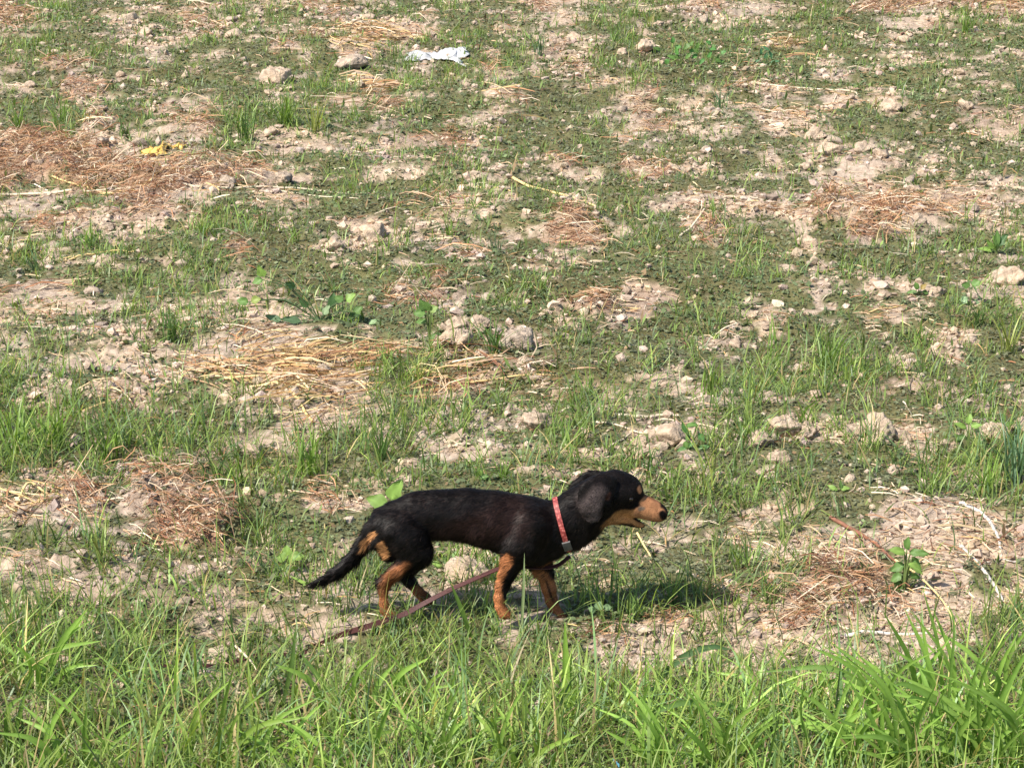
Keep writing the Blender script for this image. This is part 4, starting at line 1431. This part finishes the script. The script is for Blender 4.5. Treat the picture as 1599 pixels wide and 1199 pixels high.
# trunk: deep chest, tucked belly, rounded rump
chain([(628, 812, 33), (655, 805, 35), (690, 803, 35.5), (730, 804, 39), (775, 812, 43), (815, 822, 46), (842, 825, 45)], .70, .026)
chain([(842, 826, 44), (866, 822, 37), (884, 815, 36), (905, 801, 38), (930, 785, 37), (948, 775, 33)], .72, .014)
chain([(868, 836, 28), (895, 829, 25), (916, 821, 22)], .75, .018)           # loose throat and fore-chest
chain([(815, 850, 30), (846, 854, 24), (866, 854, 14)], .95, .02)           # brisket
# head
chain([(945, 775, 35), (962, 768, 33.5), (976, 768, 28)], .82, .012)
chain([(972, 781, 25), (990, 787, 20), (1010, 793, 17), (1024, 799, 14.8), (1030, 801.5, 12.6)], .84, .010)
chain([(986, 764, 12, -.016), (994, 772, 9, -.014)], .9, .010)              # near brow
chain([(986, 764, 12, .016), (994, 772, 9, .014)], .9, .010)
chain([(952, 799, 21), (972, 805, 14), (990, 815, 7.5), (1003, 820.5, 4.4)], .85, .006)  # lower jaw
chain([(991, 807, 1.4), (1003, 812, 2.4), (1013, 816.5, 3.6)], 3.6, .004, True)     # open mouth
# ears: thick flaps hung over the cheeks
for s in (-1, 1):
    e = .050 * s
    lift, xo = (0, 0) if s < 0 else (-6, -14)
    chain([(955 + xo * .4, 752 + lift, 10, e * .84), (940 + xo, 757 + lift, 18, e * 1.08), (926 + xo, 771 + lift, 22, e * 1.34), (923 + xo, 788 + lift, 20, e * 1.42), (927 + xo, 802 + lift, 14, e * 1.36)], .22, .0012)
    chain([(955 + xo * .4, 753 + lift, 9, e * .86), (952 + xo, 767 + lift, 8, e * 1.08), (945 + xo, 787 + lift, 10, e * 1.2)], .28, .002)
# near fore leg (pushing back), far fore leg (reaching)
chain([(832, 822, 34, -.030), (815, 850, 27, -.038), (802, 874, 17, -.042), (794, 892, 12, -.044), (786, 914, 9, -.046), (780, 933, 8, -.047), (781, 947, 7, -.048)], .8, .012)
chain([(781, 947, 8, -.048), (787, 957, 8.4, -.05), (793, 960, 6.5, -.05)], 1.0, .006)
chain([(838, 840, 28, .028), (843, 870, 19, .036), (851, 894, 13, .038), (857, 918, 10.8, .040), (861, 936, 9, .040), (866, 950, 8, .040)], .85, .010)
chain([(866, 950, 8, .040), (874, 962, 8.6, .038), (882, 966, 6.5, .036)], 1.0, .006)
# near hind leg (standing back), far hind leg (swinging forward)
chain([(628, 828, 34, -.030), (640, 842, 31, -.036), (655, 862, 20, -.044), (640, 876, 15, -.044), (620, 892, 10.5, -.042), (603, 908, 8.2, -.042), (598, 922, 6.8, -.042), (600, 942, 6.4, -.042), (601, 952, 6.6, -.042)], .78, .012)
chain([(602, 904, 8, -.042), (595, 908, 6.5, -.042)], .9, .008)             # point of the hock
chain([(601, 952, 7.6, -.042), (608, 960, 8.4, -.044), (616, 963, 6.5, -.044)], 1.0, .006)
chain([(604, 818, 22, -.020), (602, 842, 16, -.026), (608, 864, 12, -.032)], .8, .014)   # buttock
chain([(632, 830, 34, .030), (642, 850, 26, .036), (655, 868, 18, .040), (640, 884, 13, .040), (627, 895, 9.5, .040), (640, 908, 8.5, .040), (654, 924, 8, .040)], .8, .012)
chain([(654, 924, 8, .040), (664, 933, 8.4, .040), (671, 939, 6.2, .040)], 1.0, .006)
# toes
for px, py, dy in ((793, 960, -.05), (882, 966, .036), (616, 963, -.044), (671, 939, .040)):
    for j in (-1.5, -.5, .5, 1.5):
        p = dp(px, py, dy + j * .0062)
        add_seg(p + np.array([-.008, 0, .004]), p + np.array([.005 - abs(j) * .002, 0, -.003]), .0058, .0050, 1, .002)
# tail
chain([(612, 800, 16), (596, 806, 13), (582, 826, 11), (567, 849, 10), (549, 874, 9.4, -.004), (527, 893, 7.6, -.008), (506, 905, 5, -.012), (488, 911, 2.4, -.014)], .8, .012)


def surface_nets():
    v = SDF
    ins = v < 0
    cs = [(i, j, k) for i in (0, 1) for j in (0, 1) for k in (0, 1)]
    sh = tuple(s - 1 for s in v.shape)
    cnt = np.zeros(sh, dtype=np.int8)
    for i, j, k in cs:
        cnt += ins[i:i + sh[0], j:j + sh[1], k:k + sh[2]]
    act = np.argwhere((cnt > 0) & (cnt < 8))
    idx = np.full(sh, -1, dtype=np.int32)
    idx[tuple(act.T)] = np.arange(len(act))
    val = np.stack([v[act[:, 0] + i, act[:, 1] + j, act[:, 2] + k] for i, j, k in cs], 1)
    off = np.array(cs, float)
    acc, num = np.zeros((len(act), 3)), np.zeros(len(act))
    for a in range(8):
        for b in range(a + 1, 8):
            if np.abs(off[a] - off[b]).sum() != 1:
                continue
            va, vb = val[:, a], val[:, b]
            m = (va < 0) != (vb < 0)
            t = np.where(m, va / np.where(m, va - vb, 1), 0)
            acc += np.where(m[:, None], off[a] + (off[b] - off[a]) * t[:, None], 0)
            num += m
    P = (act + acc / num[:, None]) * VOX + np.array([gx[0], gy[0], gz[0]])
    quads = []
    for ax in range(3):
        o1, o2 = [a for a in range(3) if a != ax]
        lo = [slice(1, -1)] * 3
        lo[ax] = slice(0, -1)
        hi = list(lo)
        hi[ax] = slice(1, None)
        a, b = ins[tuple(lo)], ins[tuple(hi)]
        e = np.argwhere(a != b)
        flip = a[tuple(e.T)]
        base = e.copy()
        base[:, o1] += 1
        base[:, o2] += 1
        def cell(d1, d2):
            c = base.copy()
            c[:, o1] += d1
            c[:, o2] += d2
            return idx[tuple(c.T)]
        q = np.stack([cell(-1, -1), cell(0, -1), cell(0, 0), cell(-1, 0)], -1)
        if ax == 1:
            flip = ~flip
        q[~flip] = q[~flip][:, ::-1]
        quads.append(q)
    Q = np.concatenate(quads)
    return P, Q[(Q >= 0).all(1)]


def sdf_at(P):
    q = (np.asarray(P) - np.array([gx[0], gy[0], gz[0]])) / VOX
    q = np.clip(q, 0, np.array(SDF.shape) - 1.001)
    i = q.astype(int)
    f = q - i
    r = 0
    for a in (0, 1):
        for b in (0, 1):
            for c in (0, 1):
                w = (f[..., 0] if a else 1 - f[..., 0]) * (f[..., 1] if b else 1 - f[..., 1]) * (f[..., 2] if c else 1 - f[..., 2])
                r = r + w * SDF[i[..., 0] + a, i[..., 1] + b, i[..., 2] + c]
    return r


def sdf_normal(P):
    e = VOX * 1.2
    g = np.stack([sdf_at(P + np.eye(3)[a] * e) - sdf_at(P - np.eye(3)[a] * e) for a in range(3)], -1)
    return g / (np.linalg.norm(g, axis=-1, keepdims=True) + 1e-9)


BLACK = np.array([.0055, .0042, .0040])
TAN, TAN2, TAN3, GREY_SHEEN = np.array([.235, .090, .036]), np.array([.36, .17, .068]), np.array([.46, .215, .105]), np.array([.058, .044, .042])
# coat markings, with some sheen and shade painted in: colour, softness px, side (-1 near, 1 far, 0 both), points (px, py, radius px)
MARKS = [
    (np.array([.0125, .0062, .0052]), 26, 0, [(800, 800, 30), (700, 830, 24)]),
    (TAN, 5, -1, [(796, 868, 9), (787, 884, 9), (778, 905, 9), (773, 930, 11), (778, 948, 16), (790, 960, 20)]),
    (TAN, 6, 1, [(846, 892, 13), (852, 912, 16), (860, 935, 18), (866, 952, 20), (882, 966, 22)]),  # tan far foreleg, narrowed at the top to paint in shade
    (TAN * .75, 7, -1, [(638, 876, 7), (628, 884, 9), (616, 896, 10), (606, 908, 10), (602, 930, 11), (606, 960, 20)]),
    (TAN * .6, 7, 1, [(650, 918, 8), (660, 928, 10), (672, 939, 16)]),
    (BLACK * 2, 5, 1, [(848, 884, 2), (856, 912, 2), (863, 934, 1)]),
    (TAN2 * 1.15, 4, 0, [(602, 838, 5.5), (605, 850, 6.5), (608, 858, 4)]),
    (TAN2, 4, 0, [(590, 822, 3), (580, 834, 3), (573, 846, 2)]),
    (TAN * .6, 5, 0, [(842, 884, 5), (862, 874, 6), (882, 868, 6)]),  # tan chest band, dulled to paint in the shade under the chest
    (TAN * .35, 8, 0, [(690, 848, 8), (720, 856, 6)]),
    (TAN2 * .75, 5, 0, [(955, 812, 12), (968, 800, 13)]),
    (TAN2, 4, 0, [(972, 800, 13), (990, 802, 13), (1000, 812, 10)]),
    (TAN3, 4, 0, [(1001, 797, 13), (1014, 795, 14.5), (1028, 800, 11)]),
    (np.array([.17, .125, .095]), 4, 0, [(999, 788, 3), (1004, 787, 2.5)]),
    (TAN3 * .75, 5, 0, [(1005, 779, 6), (1024, 787, 6)]),
    (BLACK, 4, 0, [(978, 771, 8), (988, 779, 5), (993, 780, 2.5)]),
    (TAN3 * .8, 2.5, 0, [(997, 757, 2.2), (999, 762, 2)]),
    (GREY_SHEEN, 14, -1, [(934, 764, 13), (921, 784, 16), (926, 802, 12)]),  # grey near ear, its lit sheen put into the colour
    (np.array([.075, .030, .022]), 4, -1, [(951, 766, 3), (949, 774, 3)]),
    (BLACK, 2, 0, [(989, 806.5, 1.4), (1003, 812, 3.0), (1012, 817, 3.5)]),
    (BLACK * 1.2, 3, 0, [(1034, 798, 5), (1036, 803, 5)]),
]


def coat(P):
    n = fbm(P[:, 0] * 30, P[:, 2] * 30 + P[:, 1] * 20, 2, 201)
    c = np.tile(BLACK, (len(P), 1)) * (1 + .5 * n[:, None])
    for colr, soft, side, pts in MARKS:
        dy = {0: 0.0, -1: -.045, 1: .040}[side]
        q = [(dp(p[0], p[1], dy)[[0, 2]], p[2] * PXM) for p in pts]
        d = np.full(len(P), 9.0)
        X = P[:, [0, 2]]
        for (a, ra), (b, rb) in zip(q[:-1], q[1:]):
            ba = b - a
            h = np.clip(((X - a) @ ba) / max(ba @ ba, 1e-9), 0, 1)
            d = np.minimum(d, np.linalg.norm(X - a - h[:, None] * ba, axis=1) - (ra + (rb - ra) * h))
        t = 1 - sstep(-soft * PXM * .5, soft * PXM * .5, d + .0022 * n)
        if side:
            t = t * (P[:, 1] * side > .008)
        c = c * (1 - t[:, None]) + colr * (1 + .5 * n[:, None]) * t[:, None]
    return np.clip(c, .002, 1)


m, nt, out = mat_new('dog_coat')
a_ = N(nt, 'Attribute', attribute_name='Col')
p_ = N(nt, 'BsdfPrincipled')
p_.inputs['Roughness'].default_value = .8
p_.inputs['Specular IOR Level'].default_value = .05
nt.links.new(a_.outputs['Color'], p_.inputs['Base Color'])
nt.links.new(p_.outputs[0], out.inputs[0])
M_COAT = m
m, nt, out = mat_new('dog_hair')
a_ = N(nt, 'Attribute', attribute_name='Col')
p_ = N(nt, 'BsdfPrincipled')
p_.inputs['Roughness'].default_value = .52
p_.inputs['Specular IOR Level'].default_value = .14
nt.links.new(a_.outputs['Color'], p_.inputs['Base Color'])
nt.links.new(p_.outputs[0], out.inputs[0])
M_HAIR = m
M_NOSE = plain('wet_nose', (.012, .010, .010), .3, .5, .3, .2, 300)
M_EYE = plain('dark_eye', (.012, .007, .005), .06, .6, 0, .1, 30)

dog = empty('dog', DOG_O, 'small black and tan dog with drooping ears walking right in a red collar', 'dog')
DV, DQ = surface_nets()
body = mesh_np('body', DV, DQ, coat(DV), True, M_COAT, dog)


def build_fur():
    A = DV[DQ]
    area = np.linalg.norm(np.cross(A[:, 2] - A[:, 0], A[:, 3] - A[:, 1]), axis=1) * .5
    n = 120000
    f = rng.choice(len(DQ), n, p=area / area.sum())
    u, v = rng.random((2, n))
    P = (A[f, 0] * ((1 - u) * (1 - v))[:, None] + A[f, 1] * (u * (1 - v))[:, None] + A[f, 2] * (u * v)[:, None] + A[f, 3] * ((1 - u) * v)[:, None])
    nr = sdf_normal(P)
    px = (P[:, 0]) / PXM + 770
    flow = np.tile(np.array([-1.0, 0, -.45]), (n, 1))
    legs = sstep(-.01, .03, .115 - P[:, 2]) * (px > 575)
    flow = flow * (1 - legs[:, None]) + np.array([-.25, 0, -1.0]) * legs[:, None]
    flow[:, 0] += .6 * fbm(P[:, 0] * 40, P[:, 2] * 40 + P[:, 1] * 30, 2, 211)
    flow[:, 2] += .9 * fbm(P[:, 0] * 40 + 50, P[:, 2] * 40 + P[:, 1] * 30, 2, 213)
    flow += rng.normal(0, .16, (n, 3))
    t = flow - nr * (flow * nr).sum(1)[:, None]
    t /= np.linalg.norm(t, axis=1)[:, None] + 1e-9
    head = px > 945
    face = px > 985
    tail = px < 592
    L = np.where(face, .0035, np.where(head, .0075, .015))
    L = np.where((px > 898) & (px < 962) & (P[:, 1] < -.040), .005, L)
    L = np.where(legs > .5, .0038, L)
    under = (nr[:, 2] < -.2) & ~face
    L = np.where(under & (legs < .5), L * 1.25, L)
    L = np.where(tail & (nr[:, 2] < .1), .032, np.where(tail, .017, L))
    L = L * rng.uniform(.5, 1.15, n)
    lift = np.where(face, .22, .42) + rng.normal(0, .12, n) + np.where(face, .05, .35) * fbm(P[:, 0] * 90, P[:, 2] * 90 + P[:, 1] * 60, 2, 217)
    lift = np.where(tail & (nr[:, 2] < .1), .55, lift)
    d = t + nr * lift[:, None]
    d /= np.linalg.norm(d, axis=1)[:, None]
    sd = np.cross(d, nr)
    sd /= np.linalg.norm(sd, axis=1)[:, None] + 1e-9
    w = np.where(head, .0006, .0010)
    tip = P + d * L[:, None] - nr * (L * .12)[:, None] + np.array([0, 0, -1]) * (L * .12)[:, None]
    V = np.stack([P - sd * w[:, None], P + sd * w[:, None], tip], 1).reshape(-1, 3)
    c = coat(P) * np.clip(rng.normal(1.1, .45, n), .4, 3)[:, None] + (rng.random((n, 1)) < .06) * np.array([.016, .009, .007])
    C = np.repeat(c, 3, 0)
    C[2::3] *= 1.15
    ob = mesh_np('fur', V, np.arange(n * 3).reshape(-1, 3), C, True, M_HAIR, dog, tri=True)
    ob['kind'] = 'stuff'


build_fur()


def march(p, d, far=.2):
    """distance along d from p to where the coat surface is crossed, coming from outside"""
    ts = np.linspace(0, far, 400)
    s = sdf_at(np.asarray(p)[None] + ts[:, None] * np.asarray(d)[None])
    k = np.argmax(s < 0)
    return ts[k]


def ellipsoid(name, c, r, m, parent, sub=3):
    V, T = ico(sub)
    return mesh_np(name, V * np.asarray(r) + np.asarray(c), T, None, True, m, parent, tri=True)


for s in (-1, 1):
    p = dp(984, 771, 0)
    p[1] = .11 * s
    d = np.array([0, -s, 0.0])
    t = march(p, d)
    q = p + d * (t + .0012)
    ellipsoid('eye', q, (.0060, .0042, .0050), M_EYE, dog)
c = dp(1033, 799.5)
V, T = ico(3)
V = V * np.array([.0105, .0135, .0115])
V[:, 2] -= .0035 * np.clip(V[:, 0] / .0105, 0, 1)
V[:, 1] *= np.where(V[:, 2] < 0, .75 + .25 * (1 + V[:, 2] / .0115), 1)
for s in (-1, 1):                                                        # nostrils
    dd = np.linalg.norm(V - np.array([.0085, .0065 * s, -.0005]), axis=1)
    V = V - np.array([1, .3 * s, 0]) * (np.clip(1 - dd / .0042, 0, 1) * .004)[:, None]
mesh_np('nose', V + c, T, None, True, M_NOSE, dog, tri=True)

# collar: a band lying on the coat, with its buckle
m, nt, out = mat_new('red_woven_collar')
vz = N(nt, 'TexVoronoi')
tc = N(nt, 'TexCoord')
nt.links.new(tc.outputs['Object'], vz.inputs['Vector'])
vz.inputs['Scale'].default_value = 150
rp = ramp(nt, vz.outputs['Distance'], [(.10, (.50, .20, .17)), (.34, (.36, .065, .055)), (.7, (.17, .022, .02))])
p_ = N(nt, 'BsdfPrincipled')
p_.inputs['Roughness'].default_value = .6
nt.links.new(rp.outputs[0], p_.inputs['Base Color'])
nt.links.new(p_.outputs[0], out.inputs[0])
M_COLLAR = m
M_BUCKLE = plain('grey_buckle', (.085, .082, .08), .4, .4, 0, .15, 60)
top, bot = dp(866, 776), dp(890, 860)
mid = (top + bot) / 2
up = (top - bot) / np.linalg.norm(top - bot)
ax = np.array([up[2], 0, -up[0]])
sidev = np.array([0, 1.0, 0])
nr_, wd = 72, .0130
ring = []
for i in range(nr_):
    a = 2 * math.pi * i / nr_
    d = up * math.cos(a) + sidev * math.sin(a)
    ts = np.linspace(.0, .12, 500)
    rs = []
    for o in (-.006, 0, .006):
        s = sdf_at(mid[None] + ax[None] * o + ts[:, None] * d[None])
        rs.append(ts[np.nonzero(s < 0)[0].max()])
    ring.append(max(rs))
ring = np.array(ring)
ring = np.convolve(np.concatenate([ring[-3:], ring, ring[:3]]), np.ones(7) / 7, 'valid') + .0035
prof = [(-.5, 0), (-.46, .0016), (.46, .0016), (.5, 0), (.46, -.0016), (-.46, -.0016)]
V, Q = [], []
for i in range(nr_):
    a = 2 * math.pi * i / nr_
    d = up * math.cos(a) + sidev * math.sin(a)
    for o, h in prof:
        V.append(mid + ax * o * wd + d * (ring[i] + h))
k6 = len(prof)
for i in range(nr_):
    for j in range(k6):
        Q.append([i * k6 + j, i * k6 + (j + 1) % k6, ((i + 1) % nr_) * k6 + (j + 1) % k6, ((i + 1) % nr_) * k6 + j])
collar = mesh_np('collar', V, Q, None, False, M_COLLAR, dog)


def ring_pt(a, extra=0.0, along=0.0):
    r = np.interp(a % (2 * math.pi), np.linspace(0, 2 * math.pi, nr_, endpoint=False), ring)
    return mid + (up * math.cos(a) + sidev * math.sin(a)) * (r + extra) + ax * along


AB = math.pi + .80                                                       # near lower side
BA = np.linspace(AB - .26, AB + .20, 7)
V, Q = [], []
for a in BA:
    for o, h in ((-.0105, .001), (-.010, .0052), (.010, .0052), (.0105, .001)):
        V.append(ring_pt(a, h, o))
for i in range(6):
    for j in range(3):
        Q.append([i * 4 + j, i * 4 + j + 1, i * 4 + 5 + j, i * 4 + 4 + j])
Q += [[0, 1, 2, 3], [27, 26, 25, 24]] + [[i * 4 + 3, i * 4, i * 4 + 4, i * 4 + 7] for i in range(6)]
mesh_np('buckle', V, Q, None, False, M_BUCKLE, collar)
# steel ring under the throat that holds the leash
A0 = math.pi - .05
c = ring_pt(A0, .007)
th = np.linspace(0, 2 * math.pi, 25)
P = c + np.cos(th)[:, None] * ax * .008 + np.sin(th)[:, None] * (-up) * .008
V, Q = tube(P, .0013, 6)
mesh_np('leash_ring', V, Q, None, True, plain('steel_ring', (.45, .45, .45), .3, .6), collar)

# ------------------------------------------------------------------ leash: flat dark red strap dragged between the legs
M_LEASH = plain('dark_red_webbing', (.052, .014, .013), .6, .35, .2, .35, 220)
pts = [DOG_O + c + np.array([0, 0, -.008])]
for px, py, dy in ((868, 884, .0), (835, 886, -.004), (800, 884, -.006), (780, 887, -.008), (740, 904, -.02), (700, 922, -.035), (660, 943, -.055), (630, 959, -.070), (600, 969, -.080), (572, 978, -.085)):
    pts.append(at(px, py, DOG_Y + dy))
for px, py in ((535, 985), (500, 994), (470, 1004), (430, 1009), (395, 1014), (345, 1026), (300, 1036), (250, 1046)):
    x, y = gpos(px, py)
    pts.append(np.array([x, y, hz(x, y) + .006]))
P = spline(pts, 150)
P[40:, 2] = np.maximum(P[40:, 2], height(P[40:, 0], P[40:, 1]) + .004)
P[:, 2] = np.convolve(np.pad(P[:, 2], 2, mode='edge'), np.ones(5) / 5, 'valid')
T = np.gradient(P, axis=0)
T /= np.linalg.norm(T, axis=1)[:, None]
tw = np.interp(np.linspace(0, 1, 150), [0, .15, .35, .5, .62, .75, 1], [.3, .2, .5, 1.2, 1.35, .6, .3])
flat = np.cross(T, np.array([0, 0, 1.0]))
flat /= np.linalg.norm(flat, axis=1)[:, None]
nn_ = np.cross(flat, T)
sdv = flat * np.cos(tw)[:, None] + nn_ * np.sin(tw)[:, None]
nv_ = np.cross(T, sdv)
hw, ht = .0068, .0014
V = np.stack([P - sdv * hw, P - sdv * hw * .9 + nv_ * ht, P + sdv * hw * .9 + nv_ * ht, P + sdv * hw, P + sdv * hw * .9 - nv_ * ht, P - sdv * hw * .9 - nv_ * ht], 1).reshape(-1, 3)
i, j = np.meshgrid(np.arange(149), np.arange(6), indexing='ij')
Q = np.stack([i * 6 + j, i * 6 + (j + 1) % 6, (i + 1) * 6 + (j + 1) % 6, (i + 1) * 6 + j], -1).reshape(-1, 4)
Q = np.vstack([Q, [[0, 1, 2, 5], [2, 3, 4, 5], [894, 899, 896, 895], [896, 899, 898, 897]]])
lv = place_mesh('leash', V, Q, P[60], M_LEASH, smooth=False)
tag(lv, 'dark red leash dragged from the collar between the legs into the grass', 'leash')
